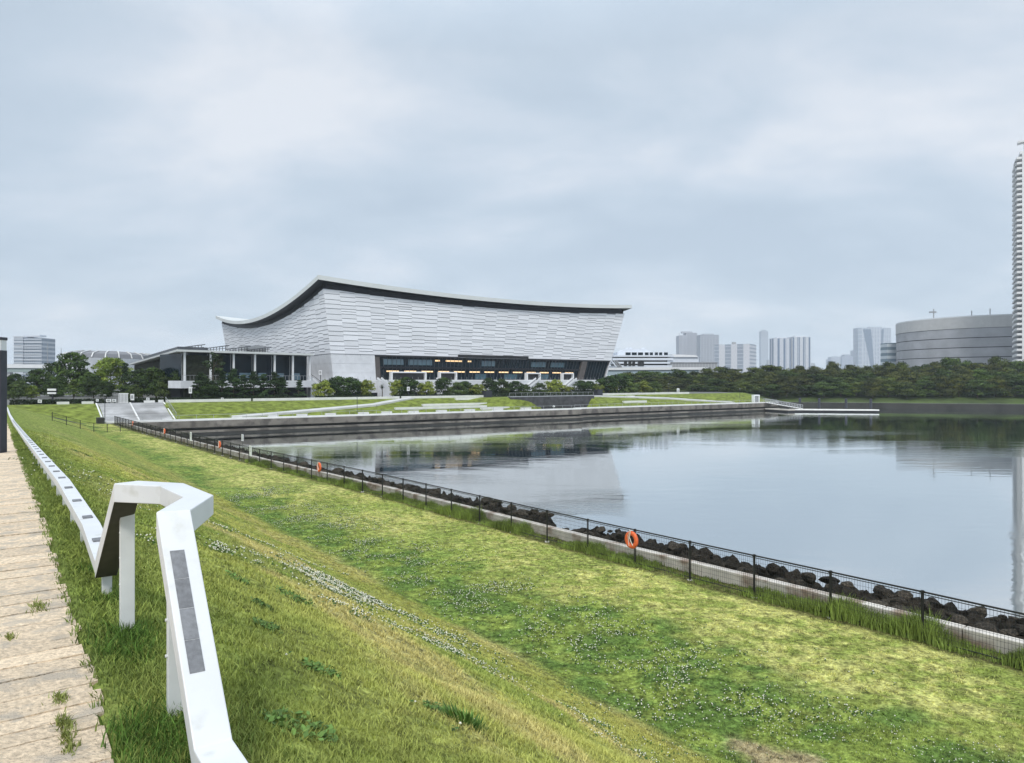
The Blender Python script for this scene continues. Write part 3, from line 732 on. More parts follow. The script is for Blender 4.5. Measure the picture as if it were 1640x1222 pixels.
# ------------------------------------------------------------------ the arena
A0, B0, C0 = P(534, 609, 176), P(970, 609, 238), P(371, 609, 277)
A1, B1, C1 = P(518, 609, 174.5), P(1000, 609, 241), P(355, 609, 280)
D0, D1 = B0 + C0 - A0, B1 + C1 - A1
HW = 22.6; FSAG, SSAG = 1.7, 5.4
def arena():
    root = empty('arena', (A0 + D0) / 2 * 1.0); root.location.z = 5.0; root['world_coords'] = True
    tag(root, 'huge white arena with a sagging curved roof and flaring panelled walls', 'arena')
    sides = {'front': (A0, B0, A1, B1, FSAG), 'left': (C0, A0, C1, A1, SSAG), 'right': (B0, D0, B1, D1, SSAG), 'back': (D0, C0, D1, C1, FSAG)}
    def pos(sd, t, z):
        a0, b0, a1, b1, _ = sides[sd]; k = (z - 9) / HW; p = (a0.lerp(b0, t)).lerp(a1.lerp(b1, t), k); p.z = z; return p
    def ztop(sd, t): return 9 + HW - sides[sd][4] * 4 * t * (1 - t)
    ZP = 15.5
    r = random.Random(11)
    for sd in sides:
        a0, b0, a1, b1, sag = sides[sd]; L_ = (b1 - a1).length
        nrm = (b0 - a0).cross(UP).normalized()
        # backing wall
        m = MB(); n = 40
        for i in range(n):
            t0, t1 = i / n, (i + 1) / n; z0 = ZP - .2
            m.add([pos(sd, t0, z0) - nrm * .05, pos(sd, t1, z0) - nrm * .05, pos(sd, t1, ztop(sd, t1)) - nrm * .05, pos(sd, t0, ztop(sd, t0)) - nrm * .05], [(0, 1, 2, 3)])
        m.build('upper_wall', M['joint'], root)
        # shingled panels: each leans out at its foot
        m = MB(); nc = int(L_ / 4.1); t = 0.0; ph = 0
        for i in range(nc):
            t0, t1 = i / nc, (i + 1) / nc; ph = (ph + r.choice((.35, .5, .62))) % 1.05
            z = ZP - .0
            first = True
            while True:
                h = r.choice((.95, 1.1, .62, 1.1, 1.4)) if not first else .4 + ph; first = False
                z1 = z + h; ta, tb = ztop(sd, t0) + .05, ztop(sd, t1) + .05
                if z > max(ta, tb) - .1: break
                za, zb = min(z1, ta), min(z1, tb)
                if za > z + .25 and zb > z + .25:
                    o_ = r.uniform(.07, .15); g = .0
                    zg = z + .13; p0, p1 = pos(sd, t0, zg) + nrm * o_, pos(sd, t1, zg) + nrm * o_; q1, q0 = pos(sd, t1, zb) + nrm * .02, pos(sd, t0, za) + nrm * .02
                    b0_, b1_ = pos(sd, t0, zg) - nrm * .02, pos(sd, t1, zg) - nrm * .02
                    m.add([p0, p1, q1, q0, b0_, b1_], [(0, 1, 2, 3), (4, 5, 1, 0), (4, 0, 3), (5, 2, 1)], r.choice((.93, .97, 1.0, 1.04)))
                z = z1
        m.build('panel_cladding', M['white'], root)
        # clerestory band, set back under the roof
        m = MB()
        for i in range(n):
            t0, t1 = i / n, (i + 1) / n; ins = -nrm * .5
            za, zb = ztop(sd, t0), ztop(sd, t1)
            m.add([pos(sd, t0, za) + ins, pos(sd, t1, zb) + ins, pos(sd, t1, zb) + ins + UP * 1.9, pos(sd, t0, za) + ins + UP * 1.9], [(0, 1, 2, 3)])
            m.add([pos(sd, t0, za) - nrm * .05, pos(sd, t1, zb) - nrm * .05, pos(sd, t1, zb) + ins, pos(sd, t0, za) + ins], [(0, 1, 2, 3)])
        m.build('clerestory', M['clere'], root)
        # lower stone wall (front: only to the left of the glass)
        ranges = [(0, 1)] if sd != 'front' else [(0, .121), (.995, 1.0)]
        for ta, tb in ranges:
            m = MB()
            k = max(1, int((tb - ta) * L_ / 3.4))
            for i in range(k):
                for j in range(3):
                    t0, t1 = ta + (tb - ta) * i / k, ta + (tb - ta) * (i + 1) / k; z0, z1 = 8.6 + j * 2.3, 8.6 + (j + 1) * 2.3; gg = .0006
                    m.add([pos(sd, t0 + gg, z0 + .02), pos(sd, t1 - gg, z0 + .02), pos(sd, t1 - gg, z1 - .02), pos(sd, t0 + gg, z1 - .02)], [(0, 1, 2, 3)], 1)
            m.add([pos(sd, ta, 8.6) - nrm * .06, pos(sd, tb, 8.6) - nrm * .06, pos(sd, tb, 15.48) - nrm * .06, pos(sd, ta, 15.48) - nrm * .06], [(0, 1, 2, 3)])
            m.build('lower_wall', M['stone'], root)
    # roof slab with overhang
    n = 28; top = []; bot = []; OV = .018; OVt = .014
    def rp(s, t):
        x = A1.lerp(B1, s); y = C1.lerp(D1, s); p = x.lerp(y, t); return p
    for i in range(n + 1):
        for j in range(n + 1):
            s = -OV + (1 + 2 * OV) * i / n; t = -OVt + (1 + 2 * OVt) * j / n; p = rp(s, t)
            s_ = min(max(s, -.03), 1.03); t_ = min(max(t, -.03), 1.03)
            z = 9 + HW - FSAG * 4 * s_ * (1 - s_) - SSAG * 4 * t_ * (1 - t_); e = 0 if (i in (0, n) or j in (0, n)) else 1
            top.append((p.x, p.y, z + 1.55 + .95)); bot.append((p.x, p.y, z + 1.38 + (.17 if e else 0)))
    K = n + 1; vs = top + bot; o = K * K; fs = []
    for i in range(n):
        for j in range(n):
            a = i * K + j; fs.append((a, a + K, a + K + 1, a + 1)); fs.append((o + a, o + a + 1, o + a + K + 1, o + a + K))
    for i in range(n):
        fs += [(i * K, o + i * K, o + (i + 1) * K, (i + 1) * K), (i * K + n, (i + 1) * K + n, o + (i + 1) * K + n, o + i * K + n), (i, i + 1, o + i + 1, o + i), (n * K + i, o + n * K + i, o + n * K + i + 1, n * K + i + 1)]
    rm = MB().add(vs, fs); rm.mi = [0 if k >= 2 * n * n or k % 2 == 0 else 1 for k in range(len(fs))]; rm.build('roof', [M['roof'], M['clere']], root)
    # glazed front
    nrm = (B0 - A0).cross(UP).normalized()
    def gz(t0, t1, z0, z1, off, mm, name, sub=48):
        m = MB()
        for i in range(sub):
            a, b = t0 + (t1 - t0) * i / sub, t0 + (t1 - t0) * (i + 1) / sub
            m.add([pos('front', a, z0) + nrm * off, pos('front', b, z0) + nrm * off, pos('front', b, z1) + nrm * off, pos('front', a, z1) + nrm * off], [(0, 1, 2, 3)])
        return m.build(name, mm, root)
    def bar(t0, t1, z0, z1, off, d, mm, name, par=None):
        a, b = pos('front', t0, z0) + nrm * off, pos('front', t1, z0) + nrm * off; c = pos('front', t0, z1) + nrm * off
        return MB().obox(a, b - a, -nrm * d, c - a).build(name, mm, root if par is None else par)
    gz(.121, .995, 8.6, 15.45, -.9, M['glass'], 'glass_front')
    bar(.121, .135, 8.6, 15.45, -.05, .8, M['brown'], 'brown_pier'); bar(.868, .892, 8.6, 15.45, -.05, .8, M['brown'], 'brown_pier')
    bar(.379, .635, 15.46, 16.25, .34, .3, M['black'], 'canopy_fascia')
    bar(.121, .379, 15.2, 15.49, .1, 1.0, M['black'], 'soffit_edge'); bar(.635, .995, 15.2, 15.49, .1, 1.0, M['black'], 'soffit_edge')
    bar(.135, .868, 12.15, 12.65, -.35, .5, M['clere'], 'floor_band')
    m = MB()
    for k in range(66):
        t = .135 + (.995 - .135) * k / 65
        if .862 < t < .895:
            if m.v: m.build('mullions', M['mull'], root); m = MB()
            continue
        a = pos('front', t, 8.7) - nrm * .78; c = pos('front', t, 15.3) - nrm * .78; m.obox(a, (B0 - A0).normalized() * .05, nrm * .08, c - a)
    m.build('mullions', M['mull'], root)
    # lit ceilings behind the lower glass, and the paler upper windows
    for k in range(13):
        t = .158 + k * .0542; bar(t, t + .037, 11.2, 11.55, -.80, .07, M['warm'], 'ceiling_light')
    for t0, t1 in ((.31, .325), (.345, .40), (.42, .432)): bar(t0, t1, 14.2, 14.6, -.8, .07, M['warm'], 'ceiling_light') if t0 > .3 and t0 < .44 else None
    for t0, t1 in ((.15, .21), (.225, .30), (.47, .52), (.66, .72), (.74, .80)): bar(t0, t1, 13.1, 14.6, -.82, .06, M['glass2'], 'upper_window')
    for t0, t1 in ((.22, .25), (.33, .36), (.45, .49), (.56, .61), (.70, .74)): bar(t0, t1, 9.3, 10.8, -.82, .06, M['glass2'], 'lower_window')
    for t0, t1 in ((.162, .272), (.316, .375), (.638, .695), (.790, .84)):
        m = MB(); e = (B0 - A0); a = pos('front', t0, 9.0) + nrm * .9; w = e * (t1 - t0); th = e.normalized() * .35
        m.obox(a, th, -nrm * 1.2, UP * 1.95); m.obox(a + w - th, th, -nrm * 1.2, UP * 1.95); m.obox(a + UP * 1.95, w, -nrm * 1.2, UP * .35)
        fr = m.build('door_frame', M['whitep'], root)
        a2 = a - nrm * .9 + th; MB().obox(a2, w - 2 * th, -nrm * .1, UP * 1.95).build('doorway', M['black'], root)
    # plinth and terrace parapet
    off = 5.5
    e = (B0 - A0).normalized(); sdn = (C0 - A0).normalized()
    p0 = A0 + nrm * off - e * 3; p1 = B0 + nrm * off + e * 3
    m = MB(); m.prism([(p0.x, p0.y), (p1.x, p1.y), (D0.x + e.x * 3, D0.y + e.y * 3), (C0.x - e.x * 3, C0.y - e.y * 3)], 4.7, 8.85); m.build('plinth', M['stone'], root)
    m = MB(); m.obox(p0 + UP * (-.14), p1 - p0, -nrm * .3, UP * .26); m.build('parapet', M['whitep'], root)
    m = MB(); nb = 60
    for k in range(nb + 1): q = p0.lerp(p1, k / nb) - nrm * .15 + UP * .12; m.beam(q, q + UP * .75, .05, .05, nrm)
    m.build('terrace_railing', M['grey'], root)
    m = MB(); m.obox(p0 - UP * 4.0 + nrm * .01, p1 - p0, nrm * .06, UP * .9); m.build('plinth_foot_shade', M['clere'], root)  # dark strip painted in for the shadow along the plinth foot
    return p0, p1, nrm
AP0, AP1, ANRM = arena()

def plinth_stairs(px, ln, label, flip=1):
    # flight running along the plinth face
    e = (AP1 - AP0).normalized(); r = (px - 820) / F; k = None
    t = (AP0.y * r - AP0.x) / (e.x - e.y * r); b = AP0 + e * t; b.z = 4.97
    root = empty('outside_stairs', b); tag(root, label, 'stairs', 'stair flights climbing the white plinth')
    n = 14; m = MB()
    for i in range(n):
        s0 = -flip * e * (i * ln / n) ; m.obox(s0 + ANRM * .15, -flip * e * (ln / n), ANRM * 1.8, UP * (4.0 * (n - i) / n)) if False else m.obox(-flip * e * ((n - 1 - i) * ln / n) + ANRM * .15, -flip * e * (ln / n), ANRM * 1.8, UP * (3.9 * (i + 1) / n))
    m.build('flight', M['stone'], root)
    for o in (2.1, .1):
        q = MB(); q.beam(-flip * e * ln + ANRM * o + UP * .7, ANRM * o + UP * 4.6, .22, .5); q.build('handrail_wall', M['whitep'], root)
    q = MB(); q.beam(-flip * e * ln + ANRM * 2.25 + UP * 1.5, ANRM * 2.25 + UP * 5.4, .08, .08); q.build('dark_rail', M['black'], root)
plinth_stairs(492, 5.5, 'stair flight at the left end of the plinth beside the pavilion', -1)
plinth_stairs(604, 5, 'stair flight on the plinth beside the spiky tree', -1)
plinth_stairs(699, 5, 'stair flight on the plinth between two dark shrubs under the first doors', -1)
plinth_stairs(858, 6.5, 'stair flight rising right on the plinth right of the middle of the arena', 1)
plinth_stairs(916, 6.5, 'stair flight rising right on the plinth near the right end of the glass front', 1)

# ------------------------------------------------------------------ pavilion beside the arena
def pavilion():
    A = P(283, 609, 140); B = P(503, 609, 163); C = P(207, 609, 240); H = 6.1
    root = empty('pavilion', A); root.location.z = 5; root['world_coords'] = True
    tag(root, 'dark glass pavilion with a thin pale roof on slim white columns, left of the arena', 'building')
    e = (B - A); s = (C - A); en, sn = e.normalized(), s.normalized(); nf = e.cross(UP).normalized(); ns = -s.cross(UP).normalized()
    Dp = A + e + s * .3; Cz = C + e * .35
    def z(p, h): return Vector((p.x, p.y, 9 + h))
    # roof: flat slab, its left edge running away
    m = MB(); poly = [A, B, B + s * .32, C + e * .6, C]
    zr = [H, H, H, H - .5, H - .5]
    n = 5; vs = [z(p, h) for p, h in zip(poly, zr)] + [z(p, h - .42) for p, h in zip(poly, zr)]
    m.add(vs, [tuple(range(5)), tuple(range(9, 4, -1))] + [(i, 5 + i, 5 + (i + 1) % 5, (i + 1) % 5) for i in range(5)]); m.build('roof', M['roof'], root)
    ins = 2.6
    a = A - nf * ins + en * 3.4; b = B - nf * ins - en * .4; a.z = b.z = 9
    # glass body
    MB().obox(a - UP * .05, b - a, -nf * 14, UP * (H - .5)).build('glass_body', M['glass'], root)
    c = C - ns * 1.5; a3 = A - ns * 2.2 - nf * 2.0
    MB().obox(Vector((a3.x, a3.y, 5)), Vector((c.x - a3.x, c.y - a3.y, 0)), en * 8, UP * (4 + H - 1.0)).build('planted_wall', M['green_wall'], root)
    for t in (.065, .235, .395, .55, .70, .845, .985):
        p = A.lerp(B, t) - nf * .9; MB().obox(z(p, -.1) - en * .17, en * .34, -nf * .34, UP * (H - .35)).build('column', M['whitep'], root)
        q = MB().obox(z(A.lerp(B, t) - nf * 2.5, 0) , en * .1, nf * .08, UP * (H - .5)); q.build('mullion', M['grey'], root)
    # pale interior behind the balcony glass
    for k, (t0, t1) in enumerate(((.08, .15), (.18, .22), (.36, .43), (.46, .56), (.60, .66), (.74, .80), (.86, .93))):
        p = A.lerp(B, t0) - nf * 2.52; q = A.lerp(B, t1) - nf * 2.52; MB().obox(z(p, .1), q - p, nf * .06, UP * 1.5).build('lit_pane', M['glass2'], root)
    # balcony slab, glass guard, undercroft
    MB().obox(z(A, -1.6) + en * .8 + UP * 0, e - en * .8, -nf * 6, UP * 1.5).build('balcony_slab', M['stone'], root)
    m = MB()
    for k in range(40): p = A.lerp(B, .04 + .95 * k / 39) - nf * .3; m.beam(z(p, -.1), z(p, 1.0), .04, .04, nf)
    m.beam(z(A.lerp(B, .04) - nf * .3, 1.0), z(B - nf * .3, 1.0), .06, .06); m.build('balcony_railing', M['grey'], root)
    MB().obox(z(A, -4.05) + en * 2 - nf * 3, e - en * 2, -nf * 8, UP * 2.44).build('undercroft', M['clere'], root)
    # rooftop plant: raking louvre frames
    for k, t in enumerate((.17, .34, .50, .66)):
        p = z(A.lerp(B, t) - nf * 6, H)
        m = MB()
        L2 = 5.2
        for j in range(8): q = p + en * (j * L2 / 8 - 2.2); m.beam(q, q + UP * (.5 + .11 * j), .1, .1, nf)
        m.beam(p - en * 2.4 + UP * .55, p + en * (L2 - 2.2) + UP * 1.45, .9, .16); m.beam(p - en * 2.4 + UP * .2 - nf * .5, p + en * (L2 - 2.2) + UP * .9 - nf * .5, .5, .1)
        m.build('roof_louvre', M['louvre'], root)
    p = z(A.lerp(B, .58) - nf * 7, H); m = MB().obox(p, en * 5, -nf * 3, UP * 1.7); m.build('plant_screen', M['grey'], root)
    m = MB().obox(z(A, H) - nf * 3 - sn * 0 + en * 1.5, s * .6, en * 6, UP * .7); m.build('roof_upstand', M['louvre'], root)
pavilion()

# ------------------------------------------------------------------ buildings behind
def facade_mat(name, base, win, sx, sy, wx, wy, rough=.6, horizontal=False):
    """procedural window grid: sx, sy = bay width and storey height in metres; wx, wy = share of each taken by the opening"""
    m = bpy.data.materials.new(name); m.use_nodes = True; nt = m.node_tree; N = nt.nodes; L = nt.links; b = N['Principled BSDF']; b.inputs['Roughness'].default_value = rough
    g = N.new('ShaderNodeTexCoord'); sp = N.new('ShaderNodeSeparateXYZ'); L.new(g.outputs['Object'], sp.inputs[0])
    def ma(op, a, b_=None):
        x = N.new('ShaderNodeMath'); x.operation = op
        for i, q in enumerate((a, b_)):
            if q is None: continue
            if isinstance(q, (int, float)): x.inputs[i].default_value = q
            else: L.new(q, x.inputs[i])
        return x.outputs[0]
    h = ma('ADD', sp.outputs[0], sp.outputs[1])
    fx = ma('FRACT', ma('DIVIDE', h, sx)); fz = ma('FRACT', ma('DIVIDE', sp.outputs[2], sy))
    k = ma('MULTIPLY', ma('LESS_THAN', fx, wx), ma('LESS_THAN', fz, wy))
    mx = N.new('ShaderNodeMix'); mx.data_type = 'RGBA'; L.new(k, mx.inputs[0]); mx.inputs[6].default_value = (*base, 1); mx.inputs[7].default_value = (*win, 1); L.new(mx.outputs[2], b.inputs['Base Color']); return m
def tower(px0, px1, ytop, D, label, base, win=(.1, .12, .14), storey=3.3, bay=3.0, wx=.7, wy=.5, name='tower_block', depth=None, rot=0.0, crown=None, cat='building', steps=None, fins=0, bands=0):
    w = (px1 - px0) / F * D; h = (609 - ytop) / F * D + 4; c = P((px0 + px1) / 2, 609, D); depth = depth or w * .8
    root = empty(name, (c.x, c.y + depth / 2, 5), rot); tag(root, label, cat)
    fm = facade_mat(name + '_facade', base, win, bay, storey, wx, wy)
    hw, hd = w / 2, depth / 2
    if rot: k = 1 / (abs(math.cos(rot)) + abs(math.sin(rot)) * depth / w); hw *= k; hd *= k
    if steps:
        x = -hw
        for i, (f, dh) in enumerate(steps):
            x2 = x + 2 * hw * f; MB().box((x, -hd + i % 2 * .8, 0), (x2 - .05, hd, h - dh)).build('block', fm, root); x = x2
    else: MB().box((-hw, -hd, 0), (hw, hd, h)).build('block', fm, root)
    wm = mat(name + '_trim', tuple(min(.8, c_ * 1.12) for c_ in base), .6)
    if fins:
        m = MB()
        for k in range(fins + 1): x = -hw + 2 * hw * k / fins; m.box((x - w * .012, -hd - .6, 0), (x + w * .012, -hd - .01, h - 1))
        m.build('pilasters', wm, root)
    if bands:
        m = MB()
        for k in range(bands + 1): z_ = h * k / bands; m.box((-hw - .25, -hd - .35, z_ - h / bands * .22), (hw + .25, -hd - .01, z_))
        m.build('floor_bands', wm, root)
    m = MB().box((-hw * .55, -hd * .5, h), (hw * .6, hd * .5, h + h * .035)); m.build('roof_plant', wm, root)
    MB().box((-hw - .3, -hd - .3, h - .01), (hw + .3, hd + .3, h + .5 + h * .004)).build('parapet', wm, root) if not steps else None
    return root
tower(22, 66, 538.5, 560, 'pale tower block alone at the far left behind the park trees', (.50, .53, .57), (.2, .25, .31), 3.5, 1.6, .8, .55, steps=[(.34, 0), (.66, 1.2)], bands=17)
tower(1088, 1116, 533, 2500, 'leftmost hazy tower of the skyline, with a notched top', (.36, .37, .40), (.22, .25, .3), 6, 4, .6, .6, steps=[(.42, 9), (.58, 0)], fins=5)
tower(1122, 1151, 536.5, 2350, 'hazy tower with a darker centre and overhanging crown', (.34, .36, .39), (.2, .22, .27), 6, 4, .6, .6, fins=6)
tower(1150, 1159, 553, 3000, 'narrow pale tower behind the white slab block', (.35, .38, .42), (.3, .33, .37), 5, 4, .5, .5)
tower(1219, 1230.5, 531, 3900, 'tallest and palest slender tower of the far skyline', (.3, .33, .36), (.26, .3, .34), 8, 5, .5, .5)
tower(1230, 1238, 577, 2800, 'small pale block right of the palest slender tower', (.4, .43, .46), (.3, .33, .37), 5, 4, .5, .5)
tower(1240, 1267, 542, 1900, 'left one of the twin blue striped towers', (.50, .52, .56), (.10, .15, .23), 400, 16, .45, 1, fins=3)
tower(1269, 1298, 540, 1900, 'right one of the twin blue striped towers', (.52, .54, .57), (.10, .15, .23), 400, 15, .42, 1, fins=3)
tower(1298, 1305, 582, 2700, 'tiny low block just right of the twin towers', (.4, .42, .45), (.3, .33, .37), 5, 4, .5, .5)
tower(1325, 1332, 576, 3500, 'leftmost small block of the faint distant cluster', (.3, .33, .37), (.25, .28, .32), 6, 5, .5, .5)
tower(1331, 1346, 572, 3400, 'second small block of the faint distant cluster', (.33, .36, .4), (.27, .3, .35), 6, 5, .5, .5)
tower(1349, 1366, 569, 3600, 'wide rounded block of the faint distant cluster', (.26, .29, .34), (.22, .26, .3), 6, 5, .5, .5, steps=[(.2, 6), (.6, 0), (.2, 5)])
tower(1366, 1377, 561.5, 3600, 'tallest block of the faint distant cluster beside the wide tower', (.3, .33, .37), (.25, .29, .34), 6, 5, .5, .5)
def slab_block():
    D = 1250; c = P(1189, 609, D); root = empty('office_slab', (P(1200.5, 0, D).x, D, 5)); tag(root, 'long white office block with vertical window strips on one side', 'office building')
    k = D / F; h = 58.5 * k + 4
    fl = facade_mat('slab_vertical', (.56, .57, .6), (.26, .3, .36), 5.4, 6.5, .5, .88); fr = facade_mat('slab_horizontal', (.6, .61, .64), (.34, .38, .44), 300, 6.6, 1, .42)
    # corner nearest the camera at px 1200
    MB().add([(0, 0, 0), (-45.5 * k * 1.03, 36, 0), (-45.5 * k * 1.03, 36, h * 1.0), (0, 0, h)], [(0, 3, 2, 1)]).build('long_side', fl, root)
    MB().add([(0, 0, 0), (23 * k * 1.04, 42, 0), (23 * k * 1.04, 42, h), (0, 0, h)], [(0, 1, 2, 3)]).build('end_side', fr, root)
    x0, x1 = -45.5 * k * 1.03, 23 * k * 1.04
    MB().add([(0, 0, h), (x1, 42, h), (x1 + x0, 78, h), (x0, 36, h)], [(0, 1, 2, 3)]).build('roof', M['whitep'], root)
    MB().add([(x1, 42, 0), (x1 + x0, 78, 0), (x1 + x0, 78, h), (x1, 42, h), (x0, 36, 0), (x0, 36, h)], [(0, 1, 2, 3), (1, 4, 5, 2)]).build('back_walls', fr, root)
    MB().box((-24, 18, h), (-18, 24, h + 4)).build('roof_plant', M['grey'], root)
slab_block()
def v_tower():
    D = 2300; root = empty('tower_block', P(1401, 609, D) - UP * 4); tag(root, 'wide pale glass tower with a dark wedge across its face', 'building')
    k = D / F; h = 84 * k + 4; w = 26.5 * k
    fm = facade_mat('wedge_tower', (.46, .50, .55), (.34, .39, .46), 9, 14, .5, .8)
    MB().prism([(-w, 0), (-w * .8, -6), (w * .5, -6), (w, 2), (w, 34), (-w, 34)], 0, h).build('block', fm, root)
    dk = mat('wedge_glass', (.17, .22, .29), .3)
    MB().add([(-w * .78, -6.4, h * .97), (-w * .28, -6.4, h * .97), (-w * .02, -6.4, 0), (-w * .12, -6.4, 0)], [(0, 3, 2, 1)]).build('dark_wedge', dk, root)
    MB().add([(w * .34, -6.4, h * .97), (w * .48, -6.4, h * .97), (w * .30, -6.4, h * .2)], [(0, 2, 1)]).build('dark_wedge', dk, root)
    MB().prism([(-w * .3, 2), (w * .45, 2), (w * .45, 20), (-w * .3, 20)], h, h + 4).build('roof_plant', mat('wedge_plant', (.45, .48, .52)), root)
v_tower()

def drum():
    C = P(1589, 609, 520); C.z = 5; rad = 62.0; root = empty('drum_building', C); tag(root, 'vast grey round building with thin dark horizontal joints, behind the shore trees', 'building')
    H = 47.7; n = 96
    gm = mat('drum_stone', (.36, .365, .38), .75, .14, .12, stain=((.32, .325, .335), .09, .5)); pm = mat('drum_parapet', (.50, .495, .48), .7, .06, .3)
    def ring(r, z0, z1, m, name, a0=-math.pi, a1=math.pi, r2=None):
        mb = MB(); N_ = int(n * (a1 - a0) / (2 * math.pi)) or 1; r2 = r2 or r
        for i in range(N_):
            t0, t1 = a0 + (a1 - a0) * i / N_, a0 + (a1 - a0) * (i + 1) / N_
            mb.add([(r * math.cos(t0), r * math.sin(t0), z0), (r * math.cos(t1), r * math.sin(t1), z0), (r2 * math.cos(t1), r2 * math.sin(t1), z1), (r2 * math.cos(t0), r2 * math.sin(t0), z1)], [(0, 1, 2, 3)])
        return mb.build(name, m, root)
    zs = [0, 6.5, 13, 19.5, 26, 32.5, 39.0]
    for i in range(6): ring(rad, zs[i] + .25, zs[i + 1] - .25, gm, 'wall_band'); 
    ring(rad - .6, 0, 39.5, M['clere'], 'joint_recess'); ring(rad + .25, 39.0, H - 1.0, pm, 'parapet_band'); ring(rad + .05, H - 1.0, H - .3, M['whitep'], 'rim')
    mb = MB(); mb.add([(rad * math.cos(2 * math.pi * i / n), rad * math.sin(2 * math.pi * i / n), H - .9) for i in range(n)], [tuple(range(n))]); mb.build('roof', pm, root)
    # glazed stair on the left and louvred bay on the right
    aL = math.radians(198)
    MB().box((-60.5, 31, 0), (-51, 41, 33)).build('glass_stair', facade_mat('stair_glass', (.5, .55, .58), (.16, .22, .26), 100, 4.6, 1, .5), root)
    a = math.radians(-79); 
    m = MB()
    for k in range(9): ring(rad + .9, 6 + k * 3.6, 7.2 + k * 3.6, M['louvre'], 'louvre_bay', math.radians(-86), math.radians(-70))
    for px, hh in ((1465, 6.5), (1495, 3.2), (1513, 4), (1553, 3.5), (1577, 6)):
        x = (px - 1589) / F * 500; y = -math.sqrt(max(1, (rad - 4) ** 2 - min(x * x, 3300))); MB().tube([(x, y, H - 1), (x, y, H + hh)], .32, 6).build('mast', M['grey'], root)
    MB().box((-57.5, -20.6, H + 3.8), (-53, -19.2, H + 4.8)).build('camera_arm', M['grey'], root)
drum()

def high_rise():
    D = 411; x0 = (1627 - 820) / F * D; H = 387 / F * D + 4 - 4; root = empty('high_rise', (x0, D, 5), -R(31.3)); tag(root, 'tall white apartment tower with stacked balconies at the right edge', 'building')
    wp = mat('tower_white', (.66, .66, .65), .7, .05, .1); fl = 3.0; nfl = int((H - 4) / fl)
    MB().box((3.2, 3.2, 0), (33, 33, nfl * fl)).build('core', mat('tower_recess', (.16, .17, .19), .6, .3, .3), root)
    for i in range(nfl):
        z = i * fl; m = MB()
        m.box((.5, .5, z), (35, 3.4, z + 1.25)); m.box((0, 3.41, z), (3.3, 9, z + 1.25)); m.box((0, 11, z), (3.3, 17, z + 1.25)); m.box((0.4, 19, z), (3.3, 33, z + 1.25)); m.box((2.2, 3.5, z + 2.6), (34, 3.9, z + 3.0)); m.build('balcony', wp, root)
    for i in range(min(nfl, 50)):
        z = i * fl; m = MB(); 
        for x in (5.2, 7.9, 13.4, 16.4, 22, 25): m.box((x, 3.06, z + 1.26), (x + 1.9, 3.19, z + 2.6))
        m.build('window', M['glass2'], root)
    m = MB()
    for x in (3.0, 4.5 - .8 + 6.9, 18.5, 27): m.box((x, .3, 0), (x + 1.3, .49, nfl * fl)); 
    m.build('pier', wp, root)
    # open frame on the roof
    z = nfl * fl; m = MB(); m.box((2, 1.5, z), (33, 32, z + 1.6))
    for x in (4, 17, 30): m.box((x, 2.5, z + 1.6), (x + 1.8, 4.5, z + 6.4))
    m.add([(1, 1, z + 6.4), (34, 1, z + 10.5), (34, 6, z + 10.5), (1, 6, z + 6.4), (1, 1, z + 7.6), (34, 1, z + 11.7), (34, 6, z + 11.7), (1, 6, z + 7.6)], [(0, 3, 2, 1), (4, 5, 6, 7), (0, 1, 5, 4), (1, 2, 6, 5), (2, 3, 7, 6), (3, 0, 4, 7)])
    m.build('roof_frame', wp, root)
high_rise()

